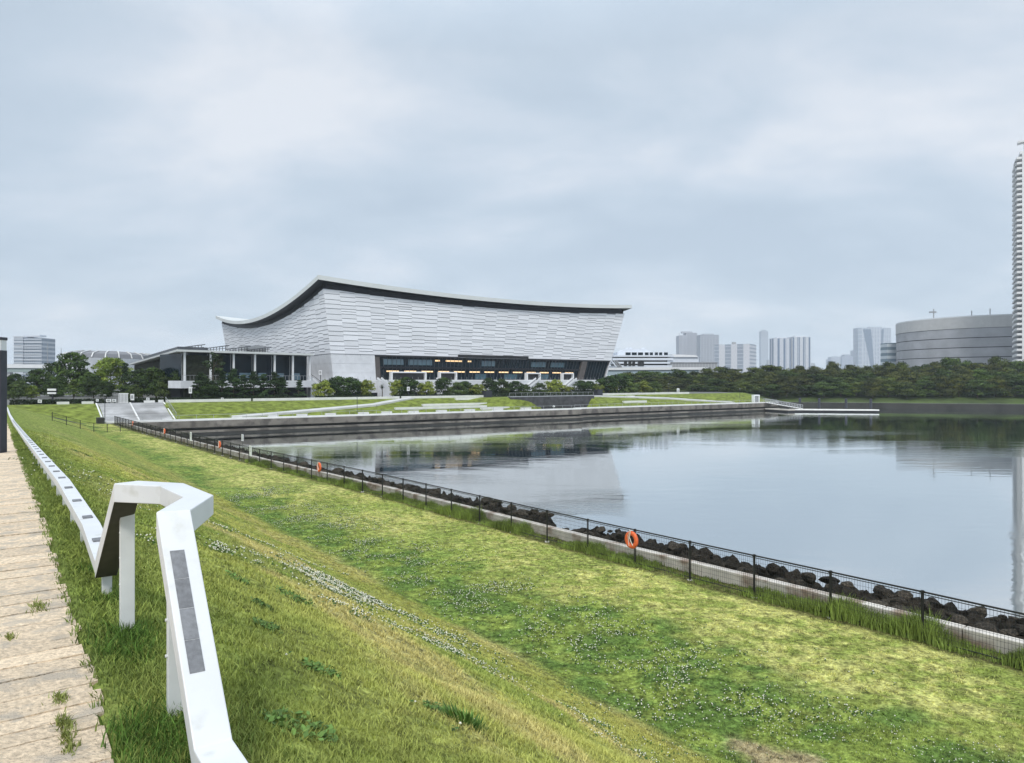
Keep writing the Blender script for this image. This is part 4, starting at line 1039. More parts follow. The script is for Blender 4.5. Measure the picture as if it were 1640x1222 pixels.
def terminal():
    D = 330; k = D / F; root = empty('terminal_building', P(1025, 609, D) - UP * 4); tag(root, 'white layered terminal building with stepped decks right of the arena', 'building')
    def X(px): return (px - 1025) * k
    def Z(py): return (609 - py) * k + 4
    wp = mat('terminal_white', (.62, .66, .72), .5, .04, .2)
    levels = [(986, 1076, 585, 589), (984, 1073, 579.5, 582.5), (981, 1078, 573.5, 577), (982, 1079, 569, 571.5)]
    MB().box((X(990), 1.5, 0), (X(1070), 24, Z(571))).build('glass_body', M['clere'], root)
    for a, b, y0, y1 in levels: MB().box((X(a), -.5, Z(y1)), (X(b), 25, Z(y0))).build('deck', wp, root)
    MB().box((X(990), 2, Z(569)), (X(1072), 20, Z(563.5))).build('upper_storey', wp, root)
    m = MB()
    for a, b in ((1003, 1011), (1013, 1021), (1023, 1031), (1034, 1040), (1042, 1047), (1050, 1055), (1057, 1062), (1065, 1071)): m.box((X(a), 1.8, Z(568.4)), (X(b), 1.99, Z(564.2)))
    m.build('window', M['glass'], root)
    m = MB(); m.add([(X(992), 3, Z(563.4)), (X(1045), 3, Z(563.4)), (X(1040), 3, Z(558.5)), (X(1003), 3, Z(558.5)), (X(992), 18, Z(563.4)), (X(1045), 18, Z(563.4)), (X(1040), 18, Z(558.5)), (X(1003), 18, Z(558.5))], [(0, 1, 2, 3), (1, 5, 6, 2), (3, 2, 6, 7), (0, 3, 7, 4), (5, 4, 7, 6)]); m.build('top_house', wp, root)
    for px in (1006, 1012, 1032): m = MB(); m.add([(X(px - 2), 4, Z(558.4)), (X(px + 3), 4, Z(558.4)), (X(px + 2.4), 4, Z(555)), (X(px - 2), 7, Z(558.4)), (X(px + 3), 7, Z(558.4)), (X(px + 2.4), 7, Z(555))], [(0, 1, 2), (3, 5, 4), (0, 2, 5, 3), (1, 4, 5, 2), (0, 3, 4, 1)]); m.build('roof_vent', wp, root)
    for j, a in enumerate((978, 982, 986)): MB().beam((X(a), -1, Z(577)), (X(a + 9), -1, Z(588)), .8, .5).build('raking_strut', M['grey'] if j else wp, root)
    m = MB()
    for a in (999, 1006, 1012, 1021, 1026): m.box((X(a), -.8, Z(586)), (X(a) + 1.4, 1, Z(578)))
    m.build('dark_column', M['black'], root)
    # neighbouring low roofs
    r2 = empty('low_hall', P(1100, 609, 420) - UP * 4); k2 = 420 / F; tag(r2, 'low white hall with a shallow roof between terminal and towers', 'building')
    MB().box((-22 * k2, 0, 0), (19 * k2, 30, 37 * k2 + 4)).build('wall', wp, r2)
    m = MB(); m.add([(-24 * k2, -1, 37.1 * k2 + 4), (18 * k2, -1, 37.1 * k2 + 4), (14 * k2, -1, 40 * k2 + 4), (-24 * k2, -1, 41.5 * k2 + 4), (-24 * k2, 31, 37.1 * k2 + 4), (18 * k2, 31, 37.1 * k2 + 4), (14 * k2, 31, 40 * k2 + 4), (-24 * k2, 31, 41.5 * k2 + 4)], [(0, 1, 2, 3), (1, 5, 6, 2), (3, 2, 6, 7), (0, 3, 7, 4), (5, 4, 7, 6), (0, 4, 5, 1)]); m.build('roof', M['whitep'], r2)
    r3 = empty('grey_block', P(1112, 609, 380) - UP * 4); k3 = 380 / F; tag(r3, 'low grey block with fine vertical slats behind the shore trees', 'building')
    MB().box((-38 * k3, 0, 0), (37 * k3, 20, 28 * k3 + 4)).build('wall', facade_mat('slat_block', (.36, .37, .38), (.27, .28, .3), 1.6, 60, .45, 1), r3)
    MB().box((-38.5 * k3, -.4, 28 * k3 + 4), (37.5 * k3, 20.4, 28.8 * k3 + 4)).build('parapet', M['grey'], r3)
terminal()
def viaduct():
    root = empty('viaduct', P(1050, 609, 290) - UP * 4); root['world_coords'] = True; tag(root, 'white elevated road running behind the right end of the arena', 'viaduct')
    a, b = P(925, 609, 300), P(1132, 609, 285); k = 292 / F
    m = MB(); d = b - a; n = Vector((-d.y, d.x, 0)).normalized()
    m.obox(a + UP * (609 - 592.5) * k, d, n * 9, UP * 4.0 * k); m.build('parapet', M['whitep'], root)
    MB().obox(a + UP * (609 - 600.5) * k + n * .6, d - d * .06, n * 8, UP * 7.6 * k).build('girder', mat('pale_blue_girder', (.36, .45, .5), .6), root)
    for t in (.1, .4, .7): p = a + d * t + n * 3; MB().box((p.x - 1.2, p.y - 1.2, 4.9), (p.x + 1.2, p.y + 1.2, 9 + 8 * k)).build('pier', M['stone'], root)
    MB().obox(b - n * -2 + UP * (609 - 592) * k, d * .25 + UP * -1.0, n * 6, UP * 1.8 * k).build('ramp_end', M['whitep'], root)
    root = empty('viaduct', P(40, 609, 330) - UP * 4); root['world_coords'] = True; tag(root, 'pale elevated road behind the park trees at the far left', 'viaduct')
    a, b = P(-120, 609, 330), P(78, 609, 345); d = b - a; n = Vector((-d.y, d.x, 0)).normalized(); k = 335 / F
    MB().obox(a + UP * 20 * k, d, n * 9, UP * 6 * k).build('parapet', M['whitep'], root)
    MB().obox(a + UP * 13.5 * k + n * .6, d, n * 8, UP * 6.4 * k).build('girder', mat('pale_green_girder', (.3, .37, .36), .6), root)
    for t in (.3, .65, .95): p = a + d * t + n * 3; MB().box((p.x - 1.2, p.y - 1.2, 4.9), (p.x + 1.2, p.y + 1.2, 9 + 13 * k)).build('pier', M['stone'], root)
viaduct()
def coliseum():
    D = 390; C = P(184, 609, D); C.z = 5; k = D / F; root = empty('stadium', C); tag(root, 'low round stadium with a ribbed grey roof behind the park trees', 'stadium')
    rx = 45 * k; ry = 40; h0 = 4 + 33 * k; h1 = 4 + 44 * k; n = 48; m = MB(); rb = MB()
    pt = lambda i, f, z: (rx * f * math.cos(2 * math.pi * i / n), ry * f * math.sin(2 * math.pi * i / n), z)
    for i in range(n): m.add([pt(i, 1, 0), pt(i + 1, 1, 0), pt(i + 1, 1, h0), pt(i, 1, h0)], [(0, 1, 2, 3)])
    m.build('wall', M['stone'], root); m = MB()
    fs = [(1.0, h0), (.93, h0 + (h1 - h0) * .62), (.7, h1), (.0, h1 + 1)]
    for (f0, z0), (f1, z1) in zip(fs[:-1], fs[1:]):
        for i in range(n): m.add([pt(i, f0, z0), pt(i + 1, f0, z0), pt(i + 1, f1, z1), pt(i, f1, z1)], [(0, 1, 2, 3)])
    m.build('roof', mat('stadium_roof', (.19, .19, .20), .6, .1, .1), root)
    for i in range(0, n, 2):
        q = [Vector(pt(i, f * 1.005, z + .3)) for f, z in fs[:3]]
        rb = MB()
        for a, b in zip(q[:-1], q[1:]): rb.beam(a, b, .45, .4)
        rb.build('roof_rib', M['kerb'], root)
coliseum()
# thin masts on the skyline
for px, y0, lab in ((76, 549, 'thin lattice mast right of the far left tower block'), (98, 557, 'shorter thin mast above the big dark tree')):
    p = P(px, 609, 500); m = MB(); m.tube([(0, 0, 0), (0, 0, (609 - y0) / F * 500 + 4)], [.35, .15], 6); m.box((-1, -.1, (600 - y0) / F * 500 + 4), (1, .1, (600 - y0) / F * 500 + 4.3)); tag(m.build('mast', M['grey'], loc=(p.x, p.y, 5)), lab, 'mast')

# ------------------------------------------------------------------ pontoon and gangway
def pontoon():
    def wpt(px, py, z): D = (EYE - z) * F / (py - 609); return Vector(((px - 820) / F * D, D, z))
    a = wpt(1268, 656.3, .55); b = wpt(1408, 657.3, .55)
    root = empty('pontoon', a); tag(root, 'long pale floating pontoon moored beside the tree-lined shore', 'pontoon')
    d = b - a; n = Vector((-d.y, d.x, 0)).normalized()
    MB().obox(-UP * .02, d, n * 4, UP * .2).build('deck', M['wood'], root); MB().obox(-UP * .6 + n * .2, d * .998, n * 3.6, UP * .57).build('float', M['black'], root)
    MB().obox(-UP * .1 - n * .08, d, n * .075, UP * .34).build('fender', M['kerb'], root)
    for i, px in enumerate((1287, 1319, 1363, 1403)):
        t = (px - 1268) / 140; q = a + d * t + n * 4.6; q.z = -1; m = MB(); hh = (656 - 634) / F * q.y + .6
        m.tube([(0, 0, 0), (0, 0, hh)], .36, 10); m.tube([(0, 0, hh), (0, 0, hh + .25)], [.42, .1], 10)
        tag(m.build('mooring_pile', M['charcoal'], loc=q), 'dark mooring pile beside the pontoon, %s from the left' % ('first', 'second', 'third', 'last')[i], 'pile', 'mooring piles of the pontoon')
    g0 = XU(1224, 127.4, 2.45); g1 = a + d * .13 + n * 1.5 + UP * .25
    root = empty('gangway', g0); tag(root, 'sloping metal gangway with slatted sides between quay and pontoon', 'gangway')
    dd = g1 - g0; s = Vector((-dd.y, dd.x, 0)).normalized()
    MB().obox(-s * .9, dd, s * 1.8, UP * .12).build('deck', M['kerb'], root)
    for sg in (-.9, .9):
        m = MB(); m.beam(s * sg + UP * 1.1, dd + s * sg + UP * 1.1, .1, .12); m.beam(s * sg + UP * .6, dd + s * sg + UP * .6, .06, .06)
        for k in range(15): q = dd * (k / 14) + s * sg; m.beam(q, q + UP * 1.1, .08, .08, s)
        for k in range(14): q = dd * (k / 14) + s * sg; m.beam(q + UP * .1, q + dd / 14 + UP * 1.05, .05, .05)
        m.build('side_truss', M['grey'], root)
    p = XU(1208, 128.2, 2.3); root = empty('gate_frame', p); tag(root, 'small white square gate frame at the head of the gangway', 'gate')
    m = MB(); w = DV * 2.7; m.obox((0, 0, 0), DV * .35, DU * .9, UP * 2.0); m.obox(w - DV * .35, DV * .35, DU * .9, UP * 2.0); m.obox(UP * 2.0, w, DU * .9, UP * .4); m.build('frame', M['whitep'], root)
    MB().obox(DV * .36 + DU * .3, w - DV * .72, DU * .06, UP * 1.9).build('gate_leaf', M['grey'], root)
    # lower landing stage near the quay end
    a = wpt(1222, 655.3, .45); b = wpt(1262, 657.6, .45); root = empty('landing_stage', a); tag(root, 'small tapering landing stage at the foot of the quay', 'pontoon')
    d = b - a; MB().obox((0, 0, 0), d, Vector((-d.y, d.x, 0)).normalized() * 2.5, UP * .3).build('deck', M['wood'], root); MB().obox(-UP * .6, d, Vector((-d.y, d.x, 0)).normalized() * 2.3, UP * .59).build('float', M['black'], root)
pontoon()

# ------------------------------------------------------------------ signs and poles in the park
def park_sign(px, y0, y1, w, u, label, pole=True, split=False, name='park_sign'):
    b = XU(px, u, 4.97); k = depth_at_u(px, u) / F; zt_, zb = EYE - (y0 - 609) * k - 4.97, EYE - (y1 - 609) * k - 4.97; hw = w * k / 2
    root = empty(name, b); tag(root, label, 'sign')
    if split:
        h = (zt_ - zb) / 2; MB().box((-hw, -.06, zb), (hw, 0, zb + h - .15)).build('panel', M['whitep'], root); MB().box((-hw, -.06, zb + h + .1), (hw, 0, zt_)).build('panel', M['whitep'], root)
        MB().box((-hw - .1, .01, zb - .1), (hw + .1, .08, zt_ + .1)).build('frame', M['black'], root)
    else: MB().box((-hw, -.06, zb), (hw, 0, zt_)).build('panel', M['whitep'], root); MB().box((-hw * .6, -.075, zb + (zt_ - zb) * .25), (hw * .6, -.061, zb + (zt_ - zb) * .8)).build('print', M['grey'], root)
    if pole: MB().box((-.07, .09, 0), (.07, .2, zt_ + .1)).build('pole', M['charcoal'], root)
park_sign(83, 622.5, 631, 14, 142, 'white two-panel map board on a dark pole before the park trees', split=True)
park_sign(64, 640, 645, 6, 140.2, 'small white sign at the bank top left of the map board')
park_sign(156, 639, 643, 4, 140.2, 'tiny white sign just left of the top of the broad stairs')
park_sign(174, 639, 643.5, 8, 141, 'low white sign above the broad stairs, left of a pair')
park_sign(183, 639, 643.5, 6, 141, 'low cream sign above the broad stairs, right of a pair')
park_sign(212, 631, 641, 6, 141.5, 'upright white board at the right of the stair head')
park_sign(237, 637, 641, 5, 140.5, 'small cream sign standing above the white wall block')
park_sign(305, 620, 630, 5, 142, 'narrow upright white banner sign on a dark post before the pavilion')
park_sign(356, 637, 641, 4, 140.4, 'tiny white sign above the long low wall under the pavilion trees')
park_sign(513, 593, 600, 5, 160, 'square white sign on the pavilion terrace near the arena corner')
park_sign(654, 619.5, 626, 4.5, 143.5, 'white sign on a pole amid shrubs under the arena doors')
def pale_gate():
    b = XU(190, 142, 4.97); root = empty('bicycle_barrier', b); tag(root, 'pale ribbed barrier panel at the head of the broad stairs', 'barrier')
    m = MB(); 
    for k in range(7): m.box((k * .25, 0, 0), (k * .25 + .1, .06, 1.7))
    m.box((0, -.02, 1.6), (1.7, .08, 1.75)); m.box((0, -.02, .1), (1.7, .08, .2)); m.build('ribs', M['whitep'], root)
    MB().box((.0, .07, .25), (1.6, .1, 1.6)).build('backing', M['grey'], root)
pale_gate()
def pole_lamp(px, y0, y1, u, z, label):
    b = XU(px, u, z); h = EYE - (y0 - 609) * depth_at_u(px, u) / F - z; root = empty('lamp_post', b); tag(root, label, 'lamp post')
    MB().tube([(0, 0, -.1), (0, 0, h)], [.06, .04], 8).build('pole', M['charcoal'], root); MB().box((-.16, -.1, h - .02), (.16, .1, h + .12)).build('lamp_head', M['grey'], root)
pole_lamp(168, 633, 672, 129.5, 2.3, 'thin dark lamp post at the foot of the broad stairs')
pole_lamp(572, 637, 662, 129.5, 2.3, 'thin lamp post on the quay below the long white wall')
pole_lamp(1071, 615, 630, 140, 5, 'dark lamp post at the bank top right of the arena')
pole_lamp(1185, 623, 646, 133, 3.8, 'slim lamp post near the gangway before the shore trees')
park_sign(1086, 622, 630, 4, 140.4, 'small round-topped white sign at the right end of the low wall')

# ------------------------------------------------------------------ trees and shrubs
def crown_mesh(name, seed, shape, H, Wd, base, dark, light, leaf, nclump, per, flat=1.0):
    """foliage: leaf quads gathered in clumps spread through the crown's volume. shape(t) -> relative radius at height share t"""
    r = np.random.default_rng(seed); V = []; Cc = []
    cl = []
    for k in range(nclump):
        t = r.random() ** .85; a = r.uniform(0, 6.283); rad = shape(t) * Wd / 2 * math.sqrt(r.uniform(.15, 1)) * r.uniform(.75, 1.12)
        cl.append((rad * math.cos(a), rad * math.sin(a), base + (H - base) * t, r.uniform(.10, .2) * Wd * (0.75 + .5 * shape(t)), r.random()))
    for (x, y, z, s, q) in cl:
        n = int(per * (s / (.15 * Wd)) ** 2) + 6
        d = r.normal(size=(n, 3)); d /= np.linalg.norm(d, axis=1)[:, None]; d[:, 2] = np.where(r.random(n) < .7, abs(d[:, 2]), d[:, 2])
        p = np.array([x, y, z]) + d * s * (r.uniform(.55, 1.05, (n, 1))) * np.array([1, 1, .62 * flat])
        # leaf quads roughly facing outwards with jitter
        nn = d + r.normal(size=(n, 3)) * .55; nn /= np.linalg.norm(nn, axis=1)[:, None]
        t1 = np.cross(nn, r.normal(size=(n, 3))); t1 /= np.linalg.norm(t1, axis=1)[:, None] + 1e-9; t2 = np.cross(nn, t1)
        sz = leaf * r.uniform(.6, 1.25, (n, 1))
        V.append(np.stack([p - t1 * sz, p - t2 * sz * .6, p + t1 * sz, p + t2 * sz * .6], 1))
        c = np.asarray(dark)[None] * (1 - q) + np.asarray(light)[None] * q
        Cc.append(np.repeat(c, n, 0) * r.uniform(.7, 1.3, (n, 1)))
    V = np.concatenate(V).reshape(-1, 3); nf = len(V) // 4; q = np.arange(nf * 4).reshape(-1, 4)
    me = bpy.data.meshes.new(name); me.vertices.add(len(V)); me.vertices.foreach_set('co', V.astype(np.float32).ravel())
    me.loops.add(nf * 4); me.loops.foreach_set('vertex_index', q.astype(np.int32).ravel()); me.polygons.add(nf); me.polygons.foreach_set('loop_start', np.arange(0, nf * 4, 4, dtype=np.int32)); me.update(calc_edges=True)
    at = me.attributes.new('albedo', 'FLOAT_COLOR', 'FACE'); c = np.ones((nf, 4), np.float32); c[:, :3] = np.concatenate(Cc); at.data.foreach_set('color', c.ravel())
    me.materials.append(M['leaf']); return me
def trunk_mesh(seed, H, r0, limbs=6, spread=2.0, lean=.3):
    r = random.Random(seed); m = MB(); pts = [Vector((0, 0, -.3))]; 
    for k in range(1, 6): pts.append(Vector((lean * r.uniform(-.3, .3) * k / 2, lean * r.uniform(-.3, .3) * k / 2, H * k / 5)))
    m.tube(pts, [r0 * (1.25 - k * .19) for k in range(6)], 7)
    for k in range(limbs):
        z = H * r.uniform(.35, .9); a = r.uniform(0, 6.28); i = min(4, int(z / H * 5)); p = pts[i].lerp(pts[i + 1], z / H * 5 - i); l = spread * r.uniform(.5, 1)
        e = p + Vector((math.cos(a) * l, math.sin(a) * l, l * .7)); m.tube([p, p.lerp(e, .5) + UP * .1, e], [r0 * .45, r0 * .3, r0 * .12], 5)
    me = bpy.data.meshes.new('trunk'); me.from_pydata(m.v, [], m.f); me.update(); me.materials.append(M['bark']); return me
round_ = lambda t: max(.12, math.sin(math.pi * min(1, .12 + t * .86)) ** .55)
dome_ = lambda t: max(.15, math.sqrt(max(0, 1 - (t * .96) ** 2.2)))
cone_ = lambda t: max(.06, (1 - t) ** .8)
col_ = lambda t: max(.1, math.sin(math.pi * min(1, .2 + t * .75)))
pine_ = lambda t: max(.08, (1 - t) ** .7) * (1.0 if int(t * 7) % 2 == 0 else .55)
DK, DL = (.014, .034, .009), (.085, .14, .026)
YD, YL = (.09, .14, .02), (.23, .29, .05)
KINDS = {}
def kind(name, crown, trunk, H): KINDS[name] = (crown, trunk, H)
for i in range(6):
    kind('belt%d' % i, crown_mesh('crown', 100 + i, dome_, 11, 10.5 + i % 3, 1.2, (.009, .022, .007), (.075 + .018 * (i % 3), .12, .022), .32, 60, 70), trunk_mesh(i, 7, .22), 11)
kind('dark', crown_mesh('crown', 11, dome_, 9, 9, 1.0, DK, DL, .26, 80, 60), trunk_mesh(21, 6, .22), 9)
kind('dark2', crown_mesh('crown', 12, round_, 8, 7.5, .8, (.012, .027, .009), (.065, .11, .022), .24, 70, 60), trunk_mesh(22, 5, .18), 8)
kind('light', crown_mesh('crown', 13, round_, 8, 8, .8, YD, YL, .24, 70, 60), trunk_mesh(23, 5, .18), 8)
kind('pine', crown_mesh('crown', 14, pine_, 5, 3.2, .7, (.01, .024, .010), (.035, .065, .02), .15, 46, 46, .6), trunk_mesh(24, 4.5, .09, 8, 1.0), 5)
kind('pine2', crown_mesh('crown', 15, cone_, 5, 3.4, .5, (.01, .024, .01), (.035, .065, .02), .15, 50, 44, .7), trunk_mesh(25, 4.5, .09, 8, 1.0), 5)
kind('tallthin', crown_mesh('crown', 16, col_, 9, 3.6, 2.2, (.03, .055, .022), (.065, .1, .035), .17, 38, 36), trunk_mesh(26, 8, .11, 9, 1.3), 9)
kind('lightpine', crown_mesh('crown', 17, pine_, 5, 4.6, .9, (.05, .085, .022), (.12, .165, .035), .17, 44, 40, .5), trunk_mesh(27, 4.5, .1, 8, 1.2), 5)
kind('shrubd', crown_mesh('crown', 18, round_, 3.4, 4.2, .1, (.01, .022, .008), (.04, .075, .016), .16, 50, 44), trunk_mesh(28, 1.6, .07, 5, .8), 3.4)
kind('shrubl', crown_mesh('crown', 19, round_, 3.0, 3.8, .1, (.09, .13, .02), (.24, .27, .05), .15, 46, 40), trunk_mesh(29, 1.4, .06, 5, .8), 3.0)
kind('shrubm', crown_mesh('crown', 20, dome_, 3.0, 4.0, .1, (.035, .06, .018), (.10, .14, .035), .15, 46, 42), trunk_mesh(30, 1.4, .06, 5, .8), 3.0)
trr = random.Random(99)
def tree(k, px, ytop, D, wpx, label, zb=4.97, name='tree', cat='tree', group=None):
    cm, tm, H = KINDS[k]; b = P(px, 609, D); b.z = zb; h = EYE - (ytop - 609) / F * D - zb; s = h / H
    dims = max(abs(v.co.x) for v in cm.vertices) * 2 if k not in DIM else DIM[k]; DIM[k] = dims
    wx = (wpx / F * D) / dims if wpx else s
    root = empty(name, b, trr.uniform(0, 6.28)); tag(root, label, cat, group)
    for nm, me in (('trunk', tm), ('crown', cm)):
        o = bpy.data.objects.new(nm, me); COL.objects.link(o); o.parent = root; o.scale = (wx, wx, s)
DIM = {}
# the dense belt along the far right shore
TOPS = ([940, 985, 1030, 1060, 1100, 1160, 1200, 1240, 1285, 1320, 1370, 1400, 1440, 1490, 1540, 1570, 1600, 1640, 1760], [603, 600, 597, 597, 594, 591, 588, 590, 590, 584, 587, 583, 584, 583, 576, 578, 578, 576, 576])
n_b = 0
for row in range(4):
    px = 955 + row * 9 if row else 1040
    while px < 1745:
        Ds = float(np.interp(px, [940, 1120, 1225, 1640, 1760], [250, 244, 240, 219, 212]))
        D = Ds + 5 + row * 9 + trr.uniform(-2, 2); yt = float(np.interp(px, *TOPS)) + (3 - row) * 8.5 + trr.uniform(-3.5, 6.5)
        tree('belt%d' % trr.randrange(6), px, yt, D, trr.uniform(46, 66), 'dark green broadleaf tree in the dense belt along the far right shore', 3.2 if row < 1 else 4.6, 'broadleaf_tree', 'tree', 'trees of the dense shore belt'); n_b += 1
        px += trr.uniform(22, 31)
# park trees at the left
for k, px, y, D, w, lab in (
    ('dark', 118, 568, 172, 78, 'big dark round tree, tallest of the park trees at the left'),
    ('light', 178, 575, 178, 66, 'bright green round tree between the big dark tree and the pavilion'),
    ('dark2', 58, 594, 168, 46, 'dark tree left of the big dark park tree'),
    ('dark', 86, 583, 176, 44, 'dark rounded tree touching the left side of the tallest park tree'),
    ('dark2', 22, 601, 160, 42, 'dark tree beside the lamp pillar at the far left'),
    ('light', 50, 618, 152, 34, 'low yellow-green tree under the dark trees at the far left'),
    ('shrubm', 30, 613, 150, 40, 'low mid-green tree at the foot of the far left trees'),
    ('dark2', 150, 603, 160, 40, 'dark low tree below the bright green round tree'),
    ('dark2', 8, 607, 158, 40, 'dark tree cut by the left edge behind the lamp pillar'),
    ('pine', 200, 582, 160, 26, 'tall dark layered conifer left of the pavilion'),
    ('lightpine', 118, 607, 150, 34, 'light green layered pine standing in front of the tallest dark tree'),
    ('dark2', 222, 594, 160, 50, 'dark tree at the left end of the pavilion'),
    ('shrubm', 213, 618, 152, 30, 'low bright tree in front of the pavilion left end'),
    ('dark2', 250, 592, 152, 50, 'mid-dark tree before the planted wall of the pavilion, left one'),
    ('shrubm', 268, 606, 148, 34, 'mid-green rounded tree before the planted wall of the pavilion'),
    ('dark2', 288, 594, 149, 40, 'dark tree before the left corner column of the pavilion'),
    ('dark2', 170, 612, 155, 36, 'low dark tree right of the light layered pine'),
    ('dark2', 85, 612, 155, 40, 'low dark tree behind the map board')):
    tree(k, px, y, D, w * (1.3 if px > 205 else 1.1), lab, group='park trees at the left')
for k, px, y, w, lab in (
    ('tallthin', 342, 571, 26, 'tall thin airy tree rising in front of the pavilion columns'),
    ('pine2', 321, 602, 22, 'dark young pine left of the tall thin tree'), ('pine', 356, 600, 20, 'dark young pine just right of the tall thin tree'),
    ('pine2', 374, 597, 22, 'tallest dark pine of the pavilion row'), ('pine', 391, 606, 20, 'small dark pine in the middle of the pavilion row'),
    ('pine2', 406, 601, 20, 'dark pine before the fourth pavilion column'), ('pine', 423, 605, 22, 'dark spreading pine before the fifth pavilion column'),
    ('pine2', 440, 602, 20, 'dark pine at the right end of the pavilion row'), ('pine', 479, 614, 16, 'small lone dark pine before the last pavilion column'),
    ('pine2', 452, 610, 18, 'short pine right of the pavilion row'), ('shrubd', 333, 618, 24, 'low dark shrub under the tall thin tree')):
    tree(k, px, y - 5, depth_at_u(px, 144.5), w * 1.75, lab, name='pine_tree' if 'pine' in k else 'tree', group='young trees before the pavilion')
SHR = [('shrubl', 516, 611, 24), ('shrubd', 541, 605.5, 30), ('shrubd', 561, 607, 30), ('shrubl', 585, 611, 24), ('shrubl', 634, 611, 18), ('shrubd', 652, 606.5, 30), ('shrubl', 682, 613, 24),
       ('shrubd', 710, 607, 24), ('shrubm', 732, 614, 26), ('shrubd', 745, 612.5, 22), ('shrubl', 762, 617, 24), ('shrubd', 784, 607.5, 22), ('shrubm', 803, 609, 24), ('shrubd', 824, 612, 26), ('shrubm', 840, 617, 20),
       ('shrubm', 864, 615, 22), ('shrubl', 887, 610, 24), ('shrubl', 905, 618, 22), ('shrubd', 930, 611, 20), ('shrubd', 943, 612, 20), ('shrubl', 957, 616, 20), ('shrubd', 975, 604, 30), ('shrubd', 995, 601, 34), ('shrubl', 981, 610, 16), ('shrubl', 1026, 611, 24), ('shrubm', 1048, 612, 22), ('shrubm', 1008, 608, 22)]
ORD = 'first second third fourth fifth sixth seventh eighth ninth tenth eleventh twelfth'.split(); cnt = {}
for k, px, y, w in SHR:
    cnt[k] = cnt.get(k, 0) + 1; col = {'shrubl': 'yellow-green', 'shrubd': 'dark green', 'shrubm': 'mid-green'}[k]
    tree(k, px, y, depth_at_u(px, 145.5 + (px % 3)), w * 1.5, '%s shrub before the arena plinth, %s of the %s ones from the left' % (col, ORD[cnt[k] - 1], col), name='shrub', cat='shrub', group='shrubs along the arena plinth')
def hedge():
    r = np.random.default_rng(8); V = []; C = []
    for a, b in ((15, 170), (205, 300), (300, 470), (505, 600), (628, 778), (780, 972)):
        n = 900 * (b - a) // 50; px = r.uniform(a, b, n); u = r.uniform(141.6, 143.2, n); D = u / (.811 - .585 * (px - 820) / F); p = np.stack([(px - 820) / F * D, D, 4.97 + r.uniform(0, .8, n)], -1)
        nn = r.normal(size=(n, 3)); t1 = np.cross(nn, r.normal(size=(n, 3))); t1 /= np.linalg.norm(t1, axis=1)[:, None]; t2 = np.cross(nn, t1); t2 /= np.linalg.norm(t2, axis=1)[:, None]
        V.append(np.stack([p - t1 * .14, p - t2 * .1, p + t1 * .14, p + t2 * .1], 1)); C.append(np.array([[.02, .035, .015]]) * r.uniform(.6, 2.2, (n, 1)))
    V = np.concatenate(V).reshape(-1, 3); tag(np_mesh('low_planting', V, np.arange(len(V)).reshape(-1, 4), M['leaf'], cols=np.concatenate(C)), 'low dark ground cover along the top of the grass bank', 'ground cover', kind='stuff')
hedge()
def spiky():
    b = XU(612, 144, 4.97); root = empty('spiky_tree', b); tag(root, 'spiky palm-like tree with a bare trunk beside the plinth stairs', 'tree')
    MB().tube([(0, 0, -.2), (.05, 0, 1.2), (0, 0, 2.2)], [.14, .11, .1], 7).build('trunk', M['bark'], root)
    m = MB(); r = random.Random(3)
    for k in range(60):
        a = r.uniform(0, 6.28); e = r.uniform(-.3, 1.4); l = r.uniform(.9, 1.4); d = Vector((math.cos(a) * math.cos(e), math.sin(a) * math.cos(e), math.sin(e))); s = d.cross(UP).normalized() * .07
        o = Vector((0, 0, 2.2)); m.add([o - s, o + s, o + d * l], [(0, 1, 2)])
    m.build('crown', mat('spiky_leaf', (.03, .05, .025), .6), root)
spiky()

# ------------------------------------------------------------------ grass, weeds and clover
def blades(name, U, V, h, w, cols, label, cat, lean=.5, seed=1, nb=4, spread=.03):
    r = np.random.default_rng(seed); n = len(U) * nb
    u = np.repeat(U, nb) + r.normal(size=n) * spread; v = np.repeat(V, nb) + r.normal(size=n) * spread
    hh = np.repeat(h, nb) * r.uniform(.55, 1.2, n); ww = np.repeat(w, nb) * r.uniform(.7, 1.3, n); C = np.repeat(cols, nb, 0) * r.uniform(.75, 1.3, (n, 1))
    Z = zt(u, v) - .004; X = -.585 * u + .811 * v; Y = .811 * u + .585 * v
    a = r.uniform(0, 2 * np.pi, n); b = r.uniform(0, 2 * np.pi, n); ln = hh * lean * r.uniform(.2, 1.3, n)
    base = np.stack([X, Y, Z], -1); side = np.stack([np.cos(a), np.sin(a), 0 * a], -1) * ww[:, None] / 2; ld = np.stack([np.cos(b), np.sin(b), 0 * b], -1) * ln[:, None]; up = np.stack([0 * a, 0 * a, hh], -1)
    p0 = base - side; p1 = base + side; p2 = base + side * .75 + ld * .35 + up * .6; p3 = base - side * .75 + ld * .35 + up * .6; p4 = base + ld + up
    Vv = np.stack([p0, p1, p2, p3, p4], 1).reshape(-1, 3); i = np.arange(n)[:, None] * 5
    tris = np.concatenate([i + [0, 1, 2], i + [0, 2, 3], i + [3, 2, 4]], 1).reshape(-1, 3)
    o = np_mesh(name, Vv, tris, M['blade'], cols=np.repeat(C, 3, 0), tris=True); tag(o, label, cat, kind='stuff'); return o
def scatter(u0, u1, v0, v1, dens, seed, D0=0, D1=1e9, fov=True):
    r = np.random.default_rng(seed); n = int((u1 - u0) * (v1 - v0) * dens); u = r.uniform(u0, u1, n); v = r.uniform(v0, v1, n); x = -.585 * u + .811 * v; y = .811 * u + .585 * v
    k = (y > max(D0, .8)) & (y < D1)
    if fov: k &= abs(x) < .78 * y + .8
    return u[k], v[k]
